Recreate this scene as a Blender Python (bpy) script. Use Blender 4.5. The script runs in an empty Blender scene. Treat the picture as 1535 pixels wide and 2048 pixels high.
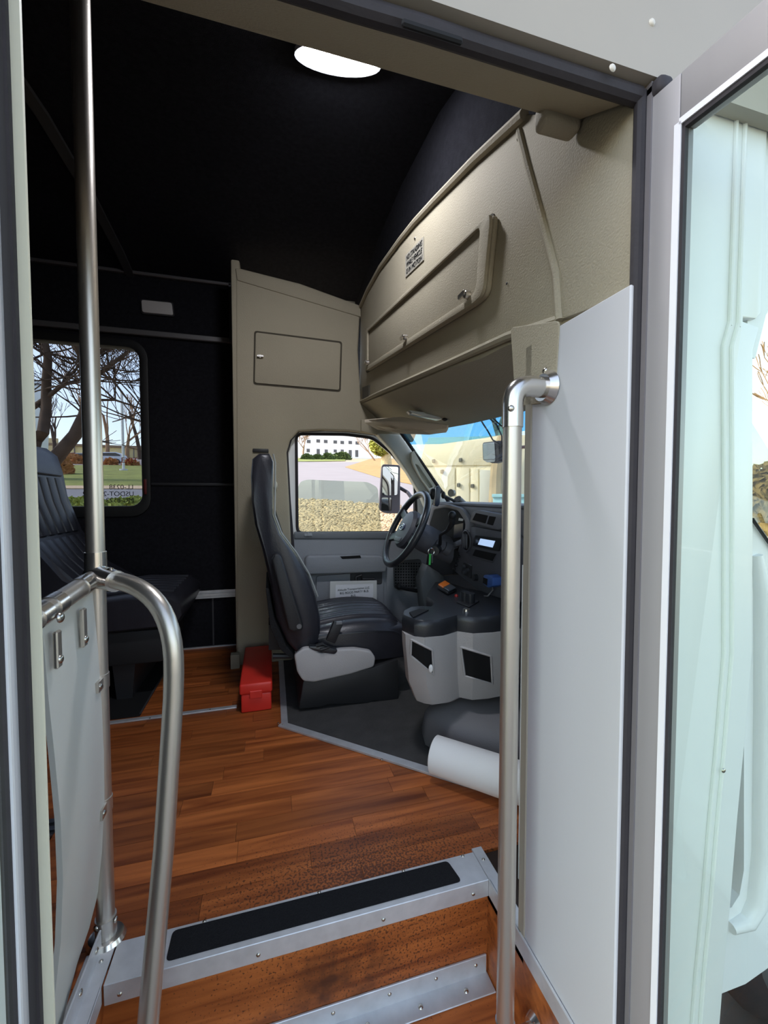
import bpy, bmesh, math, random
from mathutils import Vector, Matrix
random.seed(7)
S = bpy.context.scene
COL = S.collection
PI = math.pi

# ------------------------------------------------------------------ camera
FPX, CAMZ = 830.0, 0.90          # focal length in px of the 1535x2048 frame; eye height above the bus floor
YAW, PITCH = math.radians(15.5), math.radians(-2.3)
# bus axes: x to the front of the bus, y across the bus (away from the entry door), z up, floor z=0
fw = Vector((math.sin(YAW)*math.cos(PITCH), math.cos(YAW)*math.cos(PITCH), math.sin(PITCH)))
rt = Vector((math.cos(YAW), -math.sin(YAW), 0.0))
dn = fw.cross(rt)
cd = bpy.data.cameras.new('camera'); cam = bpy.data.objects.new('camera', cd); COL.objects.link(cam)
cd.sensor_fit = 'VERTICAL'; cd.sensor_height = 36.0; cd.sensor_width = 27.0
cd.lens = 36.0*FPX/2048.0; cd.clip_start = 0.01; cd.clip_end = 2000
cam.matrix_world = Matrix(((rt.x, -dn.x, -fw.x, 0), (rt.y, -dn.y, -fw.y, 0), (rt.z, -dn.z, -fw.z, CAMZ), (0, 0, 0, 1)))
S.camera = cam
CP = Vector((0, 0, CAMZ))

# ------------------------------------------------------------------ light
S.view_settings.view_transform = 'Standard'; S.view_settings.look = 'None'
S.view_settings.gamma = 1.0; S.view_settings.use_curve_mapping = False
S.view_settings.exposure = 2.25
SUN = Vector((-0.78, 0.10, 0.62)).normalized()
w = bpy.data.worlds.new('world'); S.world = w; w.use_nodes = True
nt = w.node_tree; nt.nodes.clear()
wo = nt.nodes.new('ShaderNodeOutputWorld'); wb = nt.nodes.new('ShaderNodeBackground')
sk = nt.nodes.new('ShaderNodeTexSky'); sk.sky_type = 'NISHITA'; sk.sun_disc = False
sk.sun_elevation = math.asin(SUN.z); sk.sun_rotation = math.atan2(SUN.x, SUN.y)
sk.air_density = 1.0; sk.dust_density = 1.5; sk.ozone_density = 1.0
hs = nt.nodes.new('ShaderNodeHueSaturation'); hs.inputs['Saturation'].default_value = .72   # thin high haze: a paler blue
nt.links.new(sk.outputs[0], hs.inputs['Color']); nt.links.new(hs.outputs[0], wb.inputs[0]); wb.inputs[1].default_value = 0.13
nt.links.new(wb.outputs[0], wo.inputs[0])
sl = bpy.data.lights.new('sun', 'SUN'); sl.energy = 1.0; sl.angle = 0.01; sl.color = (1, 0.93, 0.82)
so = bpy.data.objects.new('sun', sl); COL.objects.link(so)
so.rotation_euler = SUN.to_track_quat('Z', 'Y').to_euler(); so.location = (-20, 0, 20)

# ------------------------------------------------------------------ helpers
def at(px, py, x=None, y=None, z=None):
    """a point of the place on a known plane, seen along the photograph's ray"""
    v = fw + rt*((px-767.5)/FPX) + dn*((py-1024.0)/FPX)
    if x is not None: t = (x-CP.x)/v.x
    elif y is not None: t = (y-CP.y)/v.y
    else: t = (z-CP.z)/v.z
    return CP + v*t
GS, GY, GZ = 0.105, 2.6, -0.75     # the ground climbs away from the bus on the driver's side
def gz(y): return GZ + max(0.0, y-GY)*GS
def gp(px, py):
    v = fw + rt*((px-767.5)/FPX) + dn*((py-1024.0)/FPX)
    den = GS*v.y-v.z; t = (CP.z-GZ+GS*GY)/max(den, .0135)
    p = CP + v*t; p.z = gz(p.y); return p
def lin(c):
    return tuple((u/255/12.92 if u/255 <= .04045 else ((u/255+.055)/1.055)**2.4) for u in c)

MATS = {}
def mat(name, rgb, rough=.5, metal=0.0, var=0.0, vscale=8.0, bump=0.0, bscale=200.0, spec=.5, rand=0.0, stretch=None, coat=0.0):
    if name in MATS: return MATS[name]
    m = bpy.data.materials.new(name); m.use_nodes = True
    n, l = m.node_tree.nodes, m.node_tree.links
    p = n['Principled BSDF']; c = lin(rgb)
    p.inputs['Base Color'].default_value = (*c, 1); p.inputs['Roughness'].default_value = rough
    p.inputs['Metallic'].default_value = metal; p.inputs['Specular IOR Level'].default_value = spec
    if coat: p.inputs['Coat Weight'].default_value = coat; p.inputs['Coat Roughness'].default_value = .1
    tc = n.new('ShaderNodeTexCoord'); src = tc.outputs['Object']
    if stretch:
        mp = n.new('ShaderNodeMapping'); mp.inputs['Scale'].default_value = stretch
        l.new(src, mp.inputs[0]); src = mp.outputs[0]
    if var or rand:
        nz = n.new('ShaderNodeTexNoise'); nz.inputs['Scale'].default_value = vscale; nz.inputs['Detail'].default_value = 5
        l.new(src, nz.inputs['Vector'])
        mr = n.new('ShaderNodeMapRange'); mr.inputs[1].default_value = .25; mr.inputs[2].default_value = .75
        mr.inputs[3].default_value = 1-var; mr.inputs[4].default_value = 1+var
        l.new(nz.outputs[0], mr.inputs[0]); val = mr.outputs[0]
        if rand:
            oi = n.new('ShaderNodeObjectInfo'); m2 = n.new('ShaderNodeMapRange')
            m2.inputs[3].default_value = 1-rand; m2.inputs[4].default_value = 1+rand
            l.new(oi.outputs['Random'], m2.inputs[0]); mu = n.new('ShaderNodeMath'); mu.operation = 'MULTIPLY'
            l.new(val, mu.inputs[0]); l.new(m2.outputs[0], mu.inputs[1]); val = mu.outputs[0]
        vm = n.new('ShaderNodeVectorMath'); vm.operation = 'SCALE'; vm.inputs[0].default_value = c
        l.new(val, vm.inputs['Scale']); l.new(vm.outputs[0], p.inputs['Base Color'])
    if bump:
        nb = n.new('ShaderNodeTexNoise'); nb.inputs['Scale'].default_value = bscale; nb.inputs['Detail'].default_value = 3
        l.new(src, nb.inputs['Vector'])
        bn = n.new('ShaderNodeBump'); bn.inputs['Strength'].default_value = bump; bn.inputs['Distance'].default_value = .004
        l.new(nb.outputs[0], bn.inputs['Height']); l.new(bn.outputs[0], p.inputs['Normal'])
    MATS[name] = m; return m

def glass(name, rgb, refl=.06, rough=0.0, k=.5):
    if name in MATS: return MATS[name]
    m = bpy.data.materials.new(name); m.use_nodes = True
    n, l = m.node_tree.nodes, m.node_tree.links; n.clear()
    o = n.new('ShaderNodeOutputMaterial'); mx = n.new('ShaderNodeMixShader')
    t = n.new('ShaderNodeBsdfTransparent'); t.inputs[0].default_value = (*[u/255 for u in rgb], 1)
    g = n.new('ShaderNodeBsdfGlossy'); g.inputs['Roughness'].default_value = rough
    fr = n.new('ShaderNodeLayerWeight'); fr.inputs[0].default_value = .3
    mm = n.new('ShaderNodeMath'); mm.operation = 'MULTIPLY_ADD'; mm.inputs[1].default_value = k; mm.inputs[2].default_value = refl
    l.new(fr.outputs['Fresnel'], mm.inputs[0]); l.new(mm.outputs[0], mx.inputs[0])
    l.new(t.outputs[0], mx.inputs[1]); l.new(g.outputs[0], mx.inputs[2]); l.new(mx.outputs[0], o.inputs[0])
    MATS[name] = m; return m

def emit(name, rgb, e):
    if name in MATS: return MATS[name]
    m = bpy.data.materials.new(name); m.use_nodes = True
    p = m.node_tree.nodes['Principled BSDF']; c = lin(rgb)
    p.inputs['Base Color'].default_value = (*c, 1); p.inputs['Emission Color'].default_value = (*c, 1)
    p.inputs['Emission Strength'].default_value = e
    MATS[name] = m; return m

def wood_mat(name, base, rand=0.3, dirt=1.0):
    """laminate strip: streaky grain along x, colour differs from strip to strip, dark scuffs near the step edge"""
    if name in MATS: return MATS[name]
    m = bpy.data.materials.new(name); m.use_nodes = True
    n, l = m.node_tree.nodes, m.node_tree.links; p = n['Principled BSDF']
    tc = n.new('ShaderNodeTexCoord'); oi = n.new('ShaderNodeObjectInfo')
    mp = n.new('ShaderNodeMapping'); mp.inputs['Scale'].default_value = (2.5, 38, 38); l.new(tc.outputs['Object'], mp.inputs[0])
    of = n.new('ShaderNodeVectorMath'); of.operation = 'MULTIPLY_ADD'; of.inputs[1].default_value = (0, 0, 90)
    cb = n.new('ShaderNodeCombineXYZ'); l.new(oi.outputs['Random'], cb.inputs[2]); l.new(cb.outputs[0], of.inputs[0]); l.new(mp.outputs[0], of.inputs[2])
    g = n.new('ShaderNodeTexNoise'); g.inputs['Scale'].default_value = 1.0; g.inputs['Detail'].default_value = 6; g.inputs['Distortion'].default_value = .6
    l.new(of.outputs[0], g.inputs['Vector'])
    r = n.new('ShaderNodeValToRGB'); e = r.color_ramp.elements
    c = lin(base); e[0].position = .28; e[0].color = (c[0]*.42, c[1]*.34, c[2]*.30, 1); e[1].position = .72; e[1].color = (c[0]*1.25, c[1]*1.3, c[2]*1.2, 1)
    l.new(g.outputs[0], r.inputs[0])
    mr = n.new('ShaderNodeMapRange'); mr.inputs[3].default_value = 1-rand; mr.inputs[4].default_value = 1+rand; l.new(oi.outputs['Random'], mr.inputs[0])
    vm = n.new('ShaderNodeVectorMath'); vm.operation = 'SCALE'; l.new(r.outputs[0], vm.inputs[0]); l.new(mr.outputs[0], vm.inputs['Scale'])
    # scuffs: small dark specks, denser in a patch in front of the step
    s1 = n.new('ShaderNodeTexNoise'); s1.inputs['Scale'].default_value = 190; s1.inputs['Detail'].default_value = 3; l.new(tc.outputs['Object'], s1.inputs['Vector'])
    sp = n.new('ShaderNodeVectorMath'); sp.operation = 'SUBTRACT'; sp.inputs[1].default_value = (.22, .93, -.05); l.new(tc.outputs['Object'], sp.inputs[0])
    sc = n.new('ShaderNodeVectorMath'); sc.operation = 'MULTIPLY'; sc.inputs[1].default_value = (1.7, 4.6, 2.0); l.new(sp.outputs[0], sc.inputs[0])
    ln = n.new('ShaderNodeVectorMath'); ln.operation = 'LENGTH'; l.new(sc.outputs[0], ln.inputs[0])
    th = n.new('ShaderNodeMapRange'); th.inputs[1].default_value = 0; th.inputs[2].default_value = 1.0; th.inputs[3].default_value = .41; th.inputs[4].default_value = .69
    l.new(ln.outputs['Value'], th.inputs[0])
    df = n.new('ShaderNodeMath'); df.operation = 'SUBTRACT'; l.new(s1.outputs[0], df.inputs[0]); l.new(th.outputs[0], df.inputs[1])
    k = n.new('ShaderNodeMath'); k.operation = 'MULTIPLY'; k.use_clamp = True; k.inputs[1].default_value = 14*dirt; l.new(df.outputs[0], k.inputs[0])
    k2 = n.new('ShaderNodeMath'); k2.operation = 'MULTIPLY'; k2.inputs[1].default_value = .72; l.new(k.outputs[0], k2.inputs[0])
    mx = n.new('ShaderNodeMix'); mx.data_type = 'RGBA'; mx.inputs[7].default_value = (.02, .010, .008, 1)
    # one black heel smudge on the riser
    q1 = n.new('ShaderNodeVectorMath'); q1.operation = 'SUBTRACT'; q1.inputs[1].default_value = (.115, .842, -.125); l.new(tc.outputs['Object'], q1.inputs[0])
    q2 = n.new('ShaderNodeVectorMath'); q2.operation = 'MULTIPLY'; q2.inputs[1].default_value = (9, 14, 13); l.new(q1.outputs[0], q2.inputs[0])
    q3 = n.new('ShaderNodeVectorMath'); q3.operation = 'LENGTH'; l.new(q2.outputs[0], q3.inputs[0])
    s2 = n.new('ShaderNodeTexNoise'); s2.inputs['Scale'].default_value = 28; s2.inputs['Detail'].default_value = 6; l.new(tc.outputs['Object'], s2.inputs['Vector'])
    q4 = n.new('ShaderNodeMath'); q4.operation = 'MULTIPLY_ADD'; q4.inputs[1].default_value = 2.6; l.new(s2.outputs[0], q4.inputs[0])
    q5 = n.new('ShaderNodeMath'); q5.operation = 'MULTIPLY'; q5.inputs[1].default_value = -1.0; l.new(q3.outputs['Value'], q5.inputs[0]); l.new(q5.outputs[0], q4.inputs[2])
    q6 = n.new('ShaderNodeMath'); q6.operation = 'MULTIPLY'; q6.use_clamp = True; q6.inputs[1].default_value = .75; l.new(q4.outputs[0], q6.inputs[0])
    q7 = n.new('ShaderNodeMath'); q7.operation = 'MULTIPLY'; q7.inputs[1].default_value = .8; l.new(q6.outputs[0], q7.inputs[0])
    k3 = n.new('ShaderNodeMath'); k3.operation = 'MAXIMUM'; l.new(q7.outputs[0], k3.inputs[0]); l.new(k2.outputs[0], k3.inputs[1])
    l.new(k3.outputs[0], mx.inputs[0]); l.new(vm.outputs[0], mx.inputs[6]); l.new(mx.outputs[2], p.inputs['Base Color'])
    p.inputs['Roughness'].default_value = .42; p.inputs['Specular IOR Level'].default_value = .35
    MATS[name] = m; return m

class B:
    def __init__(s): s.bm = bmesh.new()
    def box(s, lo, hi, rot=None, c=None):
        vs = [Vector((x, y, z)) for x in (lo[0], hi[0]) for y in (lo[1], hi[1]) for z in (lo[2], hi[2])]
        if rot is not None:
            c = Vector(c) if c is not None else (Vector(lo)+Vector(hi))/2
            vs = [c + rot @ (v-c) for v in vs]
        v = [s.bm.verts.new(q) for q in vs]
        for f in ((0,1,3,2),(4,6,7,5),(0,4,5,1),(2,3,7,6),(0,2,6,4),(1,5,7,3)): s.bm.faces.new([v[i] for i in f])
        return s
    def prism(s, pts, vec):
        pts = [Vector(p) for p in pts]; vec = Vector(vec)
        a = [s.bm.verts.new(p) for p in pts]; b = [s.bm.verts.new(p+vec) for p in pts]; n = len(a)
        s.bm.faces.new(a); s.bm.faces.new(list(reversed(b)))
        for i in range(n): s.bm.faces.new([a[i], b[i], b[(i+1)%n], a[(i+1)%n]])
        return s
    def plate(s, outer, holes, vec):
        """flat plate with holes, extruded by vec"""
        edges = []
        for loop in [outer]+holes:
            v = [s.bm.verts.new(Vector(p)) for p in loop]
            edges += [s.bm.edges.new((v[i], v[(i+1)%len(v)])) for i in range(len(v))]
        r = bmesh.ops.triangle_fill(s.bm, edges=edges, use_beauty=True, use_dissolve=False)
        fs = [g for g in r['geom'] if isinstance(g, bmesh.types.BMFace)]
        e = bmesh.ops.extrude_face_region(s.bm, geom=fs)
        bmesh.ops.translate(s.bm, verts=[g for g in e['geom'] if isinstance(g, bmesh.types.BMVert)], vec=Vector(vec))
        return s
    def loft(s, rings, cap=True, closed=True):
        R = [[s.bm.verts.new(Vector(p)) for p in r] for r in rings]; n = len(R[0])
        for a, b in zip(R, R[1:]):
            for i in range(n if closed else n-1): s.bm.faces.new([a[i], a[(i+1)%n], b[(i+1)%n], b[i]])
        if cap and closed: s.bm.faces.new(list(reversed(R[0]))); s.bm.faces.new(R[-1])
        return s
    def tube(s, pts, r, n=12, cap=True):
        pts = [Vector(p) for p in pts]; m = len(pts); rs = r if isinstance(r, (list, tuple)) else [r]*m
        rings = []; u = None
        for i, p in enumerate(pts):
            d = (pts[min(i+1, m-1)]-pts[max(i-1, 0)]).normalized()
            if u is None:
                u = d.cross(Vector((0, 0, 1)) if abs(d.z) < .9 else Vector((1, 0, 0))).normalized()
            u = (u - d*u.dot(d)).normalized(); v = d.cross(u)
            rings.append([p + (u*math.cos(2*PI*k/n)+v*math.sin(2*PI*k/n))*rs[i] for k in range(n)])
        return s.loft(rings, cap)
    def cyl(s, a, b, r, r2=None, n=20): return s.tube([a, b], [r, r if r2 is None else r2], n)
    def ell(s, c, r, u=14, v=8, rot=None):
        c = Vector(c); M = Matrix.Diagonal((*r, 1)) if rot is None else rot.to_4x4() @ Matrix.Diagonal((*r, 1))
        bmesh.ops.create_uvsphere(s.bm, u_segments=u, v_segments=v, radius=1, matrix=Matrix.Translation(c) @ M); return s
    def dome(s, p, nrm, r, h=.5):
        p = Vector(p); q = Vector(nrm).to_track_quat('Z', 'Y').to_matrix()
        rings = [[p + q @ Vector((r*math.cos(a)*math.cos(2*PI*k/10), r*math.cos(a)*math.sin(2*PI*k/10), r*h*math.sin(a))) for k in range(10)] for a in (0, .5, 1.0, 1.4)]
        return s.loft(rings)
    def grid(s, rows):
        return s.loft(rows, False, False)
    def bev(s, w, seg=2, ang=30):
        s.bm.normal_update()
        es = [e for e in s.bm.edges if len(e.link_faces) == 2 and e.calc_face_angle(0) > math.radians(ang)]
        bmesh.ops.bevel(s.bm, geom=es, offset=w, segments=seg, profile=.5, affect='EDGES', clamp_overlap=True); return s
    def thick(s, t):
        bmesh.ops.recalc_face_normals(s.bm, faces=s.bm.faces[:])
        bmesh.ops.solidify(s.bm, geom=s.bm.faces[:], thickness=t); return s
    def mesh(s, name, m, smooth=35):
        bmesh.ops.recalc_face_normals(s.bm, faces=s.bm.faces[:])
        me = bpy.data.meshes.new(name); s.bm.to_mesh(me); s.bm.free()
        if m is not None: me.materials.append(m)
        if smooth:
            me.polygons.foreach_set('use_smooth', [True]*len(me.polygons)); me.set_sharp_from_angle(angle=math.radians(smooth))
        return me
    def done(s, name, m, parent=None, smooth=35, **tags):
        return link(name, s.mesh(name, m, smooth), parent, **tags)

def link(name, data, parent=None, label=None, cat=None, group=None, kind=None):
    o = bpy.data.objects.new(name, data); COL.objects.link(o)
    if parent is not None:
        o.parent = parent
        o.matrix_parent_inverse = Matrix.Translation(-parent.location)
    if label: o['label'] = label
    if cat: o['category'] = cat
    if group: o['group'] = group
    if kind: o['kind'] = kind
    return o
def thing(name, loc, label, cat, group=None, kind=None):
    o = link(name, None, None, label, cat, group, kind); o.location = Vector(loc); o.empty_display_size = .05; return o
def struct(name, b, m, smooth=35): return b.done(name, m, None, smooth, kind='structure')
def copy_tree(o, parent=None):
    c = o.copy(); COL.objects.link(c)
    if parent is not None: c.parent = parent
    for ch in [k for k in bpy.data.objects if k.parent == o]: copy_tree(ch, c)
    return c
def fillet(pts, r, n=6):
    pts = [Vector(p) for p in pts]; out = [pts[0]]
    for i in range(1, len(pts)-1):
        a, b, c = pts[i-1], pts[i], pts[i+1]; d1 = (a-b).normalized(); d2 = (c-b).normalized()
        q = min(r, (a-b).length*.49, (c-b).length*.49); p0, p2 = b+d1*q, b+d2*q
        for k in range(n+1):
            t = k/n; out.append(p0*(1-t)**2 + b*2*t*(1-t) + p2*t*t)
    out.append(pts[-1]); return out
def rrect(x0, x1, z0, z1, r, n=5):
    o = []
    for cx, cz, a0 in ((x1-r, z1-r, 0), (x0+r, z1-r, PI/2), (x0+r, z0+r, PI), (x1-r, z0+r, 3*PI/2)):
        for k in range(n+1): a = a0+PI/2*k/n; o.append((cx+r*math.cos(a), cz+r*math.sin(a)))
    return o
def poly_round(pts, r, n=4):
    """rounded corners of a closed polygon of vectors"""
    pts = [Vector(p) for p in pts]; out = []; m = len(pts)
    for i in range(m):
        a, b, c = pts[i-1], pts[i], pts[(i+1)%m]; d1 = (a-b).normalized(); d2 = (c-b).normalized()
        q = min(r, (a-b).length*.45, (c-b).length*.45); p0, p2 = b+d1*q, b+d2*q
        for k in range(n+1):
            t = k/n; out.append(p0*(1-t)**2 + b*2*t*(1-t) + p2*t*t)
    return out
def text_obj(name, body, size, M, m, parent, align='LEFT', ext=.0004, fit=None):
    cu = bpy.data.curves.new(name, 'FONT'); cu.body = body; cu.size = size; cu.align_x = align; cu.extrude = ext; cu.space_line = .95
    t = bpy.data.objects.new(name, cu); COL.objects.link(t)
    bpy.context.view_layer.update()
    me = bpy.data.meshes.new_from_object(t.evaluated_get(bpy.context.evaluated_depsgraph_get()))
    bpy.data.objects.remove(t); bpy.data.curves.remove(cu)
    if fit:
        wd = max(v.co.x for v in me.vertices)-min(v.co.x for v in me.vertices); me.transform(Matrix.Diagonal((fit/wd, 1, 1, 1)))
    me.transform(M); me.materials.clear(); me.materials.append(m)
    return link(name, me, parent)
def frameM(o, ux, uz):
    """matrix taking text x,y to directions ux, uz at origin o"""
    ux = Vector(ux).normalized(); uz = Vector(uz); uz = (uz-ux*uz.dot(ux)).normalized(); n = ux.cross(uz)
    return Matrix(((ux.x, uz.x, n.x, o[0]), (ux.y, uz.y, n.y, o[1]), (ux.z, uz.z, n.z, o[2]), (0, 0, 0, 1)))

# ------------------------------------------------------------------ materials
TAN = mat('tan_moulded_plastic', (164, 155, 134), .75, var=.05, vscale=3, bump=.35, bscale=260, spec=.25)
CARPET = mat('black_carpet', (32, 32, 36), 1.0, var=.25, vscale=60, bump=.8, bscale=420, spec=.05)
WHITE = mat('white_laminate', (198, 198, 200), .38, var=.02, vscale=2)
FRP = mat('white_fibreglass', (234, 236, 236), .35, var=.02, vscale=2)
GREYM = mat('grey_laminate', (200, 199, 191), .45, var=.02, vscale=2)
STEEL = mat('brushed_steel', (205, 198, 188), .36, .9, var=.06, vscale=40, bump=.05, bscale=120, stretch=(1, 1, .06))
STEELX = mat('polished_steel', (212, 208, 202), .22, .95)
ALU = mat('aluminium_trim', (206, 207, 209), .45, .55, var=.10, vscale=30)
RUBBER = mat('black_rubber', (44, 40, 43), .75, var=.15, vscale=25, bump=.2, bscale=90)
MATBLK = mat('black_rubber_floor', (66, 65, 64), .85, var=.22, vscale=14, bump=.5, bscale=130, spec=.3)
GRIT = mat('black_grit_tape', (34, 34, 36), .95, var=.2, vscale=300, bump=.9, bscale=500, spec=.1)
WOOD = wood_mat('floor_wood', (170, 94, 48), .26)
WOODR = wood_mat('riser_wood', (165, 92, 46), .04)
LEATH = mat('black_vinyl', (43, 43, 49), .34, var=.15, vscale=20, bump=.12, bscale=140, spec=.5)
PLBLK = mat('black_plastic', (36, 36, 38), .5, bump=.15, bscale=300)
PLSHN = mat('glossy_black_plastic', (42, 44, 48), .30, bump=.12, bscale=260)
DASH = mat('dark_grey_dash', (126, 128, 137), .55, bump=.15, bscale=300)
DASH2 = mat('charcoal_dash', (94, 95, 103), .6, bump=.15, bscale=300)
DOORG = mat('grey_door_plastic', (138, 141, 145), .65, bump=.2, bscale=260)
CONG = mat('grey_console', (182, 178, 176), .6, bump=.25, bscale=260, var=.04, vscale=6)
PILG = mat('grey_green_pillar', (206, 208, 198), .65, bump=.15, bscale=260)
RED = mat('red_plastic', (226, 52, 40), .42, var=.06, vscale=8)
SEAT2 = LEATH
HOLE = mat('dark_recess', (9, 9, 10), .9)
CREAM = mat('cream_edge', (214, 209, 186), .55)
GREYJ = mat('grey_aluminium', (158, 155, 155), .5, .25, var=.05, vscale=12, stretch=(1, 1, .1))
WHTP = mat('white_paint', (232, 232, 234), .35)
PAPER = mat('white_paper', (240, 239, 236), .85)
SCREW = mat('screw_head', (190, 185, 175), .25, 1.0)
INK = mat('black_ink', (18, 18, 18), .7)
GLS_L = glass('tinted_side_glass', (142, 146, 152), .02)
GLS_D = glass('green_door_glass', (230, 241, 226), .01, k=.12)
GLS_W = glass('windshield_glass', (205, 216, 210), .03)
GLS_B = glass('blue_shade_band', (40, 120, 190), .04)
GLS_G = glass('green_drop_glass', (188, 205, 192), .05)
MIRR = mat('mirror', (225, 228, 228), .03, 1.0)

RIV = {}
def rivet(parent, p, nrm, r=.005, m=None, name='screw'):
    m = m or SCREW; key = (round(r, 4), m.name)
    if key not in RIV: RIV[key] = B().dome((0, 0, 0), (0, 0, 1), r, .55).mesh(name, m)
    o = bpy.data.objects.new(name, RIV[key]); COL.objects.link(o)
    o.parent = parent; o.matrix_parent_inverse = Matrix.Translation(-parent.location)
    o.matrix_basis = Matrix.Translation(Vector(p)) @ Vector(nrm).to_track_quat('Z', 'Y').to_matrix().to_4x4()
    return o

# ================================================================== STRUCTURE
YD = .487            # plane of the door seal
XL, XR = -.305, .487   # sides of the stepwell
YN0, YN1 = .838, .912  # step nosing
YW = 2.62            # far wall
# ---- floor with planks
fl = B().box((-2.6, YN1, -.05), (.9, 2.75, -.008)).box((-2.6, YD, -.05), (XL-.03, YN1, -.008)).box((XR, .70, -.05), (.9, YN1, -.008))
floor = struct('floor', fl, mat('subfloor', (40, 26, 18), .9), 0)
row = 0; PW = .0655
y = YN1
def plank_row(y0, y1, x0, x1):
    x = x0 - random.uniform(0, .35)
    while x < x1:
        L = random.choice((.36, .45, .54, .63, .30)); a, b = max(x, x0), min(x+L, x1)
        if b-a > .02:
            B().box((a+.0004, y0+.0004, -.008), (b-.0004, y1-.0004, random.uniform(-.0002, .0))).done('plank', WOOD, floor, 0)
        x += L
while y < YW-.005:
    plank_row(y, min(y+PW, YW), -1.75, .74); y += PW
y = YN1
while y > YD+.01:
    plank_row(max(y-PW, YD), y, -1.45, XL-.028); y -= PW

# ---- driver area mat, trims
T0, T1, T2 = Vector((.041, 2.30, 0)), Vector((.037, 1.624, 0)), Vector((.664, 1.053, 0))
B().prism([(T0.x, 2.30, .0), (T1.x, T1.y, .0), (T2.x, T2.y, 0), (.95, 1.03, 0), (.95, 2.30, 0)], (0, 0, .005)).done('floor_mat', MATBLK, None, 0,
    label='black ribbed rubber mat covering the driver area floor', cat='floor mat')
def strip(name, a, b, wd, z0, z1, m, parent=None, **k):
    a = Vector(a); b = Vector(b); d = (b-a).normalized(); n = Vector((-d.y, d.x, 0))*wd
    return B().prism([(a.x, a.y, z0), (b.x, b.y, z0), (b.x+n.x, b.y+n.y, z0), (a.x+n.x, a.y+n.y, z0)], (0, 0, z1-z0)).bev(.001, 1).done(name, m, parent, **k)
t1 = strip('trim_1', T0, T1, .026, .0, .008, ALU, kind='structure')
t2 = strip('trim_2', T1-Vector((.012, -.006, 0)), T2+Vector((.03, -.028, 0)), .030, .0005, .0085, ALU, kind='structure')
for p in ((556, 1446), (566, 1449)): rivet(t2, at(*p, z=.0085), (0, 0, 1), .004)
rivet(t2, at(763, 1519, z=.0085), (0, 0, 1), .004); rivet(t2, at(965, 1583, z=.0085), (0, 0, 1), .004)
# seam strip in the cabin floor
t3 = B().box((-1.75, 1.822, 0), (-.14, 1.845, .006)).bev(.0015, 1).done('trim_3', ALU, None, kind='structure')
for px in (205, 300, 340, 420): rivet(t3, at(px, 1450-(px-205)*.145, z=.006), (0, 0, 1), .0035)

# ---- stepwell
ZT = -.228     # next tread
st = B()
st.box((XL, YN0+.004, ZT-.02), (XR, YN0+.03, -.004))
riser = struct('trim_4', st, WOODR, 0)
struct('floor_step', B().box((XL, .575, ZT-.03), (XR, YN0+.01, ZT)), WOODR, 0)
struct('floor_step_lower', B().box((XL, .575, -.47), (XR, .60, ZT-.02)).box((XL, .40, -.50), (XR, .60, -.47)), WOODR, 0)
struct('wall_stepwell_front', B().box((XR, .44, -.50), (XR+.02, .93, -.002)), WOODR, 0)
struct('wall_stepwell_rear', B().box((XL-.02, .44, -.50), (XL, .93, -.002)), WOODR, 0)
nose = B().prism([(XL+.004, YN1, .001), (XL+.004, YN0, .001), (XL+.004, YN0-.002, -.036), (XL+.004, YN0-.0045, -.036), (XL+.004, YN0-.0045, .0045), (XL+.004, YN1, .0045)],
                 (XR-XL-.006, 0, 0)).bev(.0012, 1).done('step_nosing', ALU, None, label='aluminium nosing along the edge of the top entry step', cat='step nosing')
tp = [at(343, 1873, z=.0045), at(331, 1924, z=.0045), at(918, 1764, z=.0045), at(900, 1734, z=.0045)]
tp = [Vector((tp[0].x, .904, .0045)), Vector((tp[1].x, .846, .0045)), Vector((tp[2].x+.006, .846, .0045)), Vector((tp[3].x, .904, .0045))]
B().prism(poly_round(tp, .010), (0, 0, .0015)).done('grip_tape', GRIT, nose, 0)
for x in (-.14, .10, .30, .455): rivet(nose, (x, YN1-.004, .0045), (0, 0, 1), .0042)
for x in (-.275, -.03, .23, .445): rivet(nose, (x, YN0-.0045, -.020), (0, -1, 0), .0045)
ang = B().box((XL+.03, YN0-.001, ZT), (XR-.004, YN0+.004, ZT+.046)).box((XL+.03, YN0-.042, ZT), (XR-.002, YN0+.004, ZT+.003)).bev(.0012, 1).done('corner_angle', ALU, None,
    label='aluminium angle strip screwed into the corner below the top step', cat='angle strip')
for x in (-.2, .0, .12, .245, .355, .455): rivet(ang, (x, YN0-.001, ZT+.028), (0, -1, 0), .0045)
for x in (-.1, .06, .19, .31, .42): rivet(ang, (x, YN0-.022, ZT+.003), (0, 0, 1), .0058)
tl = B().box((XL-.030, .45, 0), (XL+.001, YN1+.008, .005)).box((XL-.002, .45, -.03), (XL+.0015, YN0-.004, .005)).bev(.0012, 1).done('trim_5', ALU, None, kind='structure')
rivet(tl, (XL-.015, .88, .005), (0, 0, 1), .004)
tr = B().box((XR-.0015, .71, -.002), (XR+.026, YN1+.010, .005)).box((XR-.003, .45, -.034), (XR+.002, YN0-.004, .005)).bev(.0012, 1).done('trim_6', ALU, None, kind='structure')
rivet(tr, (XR+.012, .885, .005), (0, 0, 1), .004)

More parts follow.
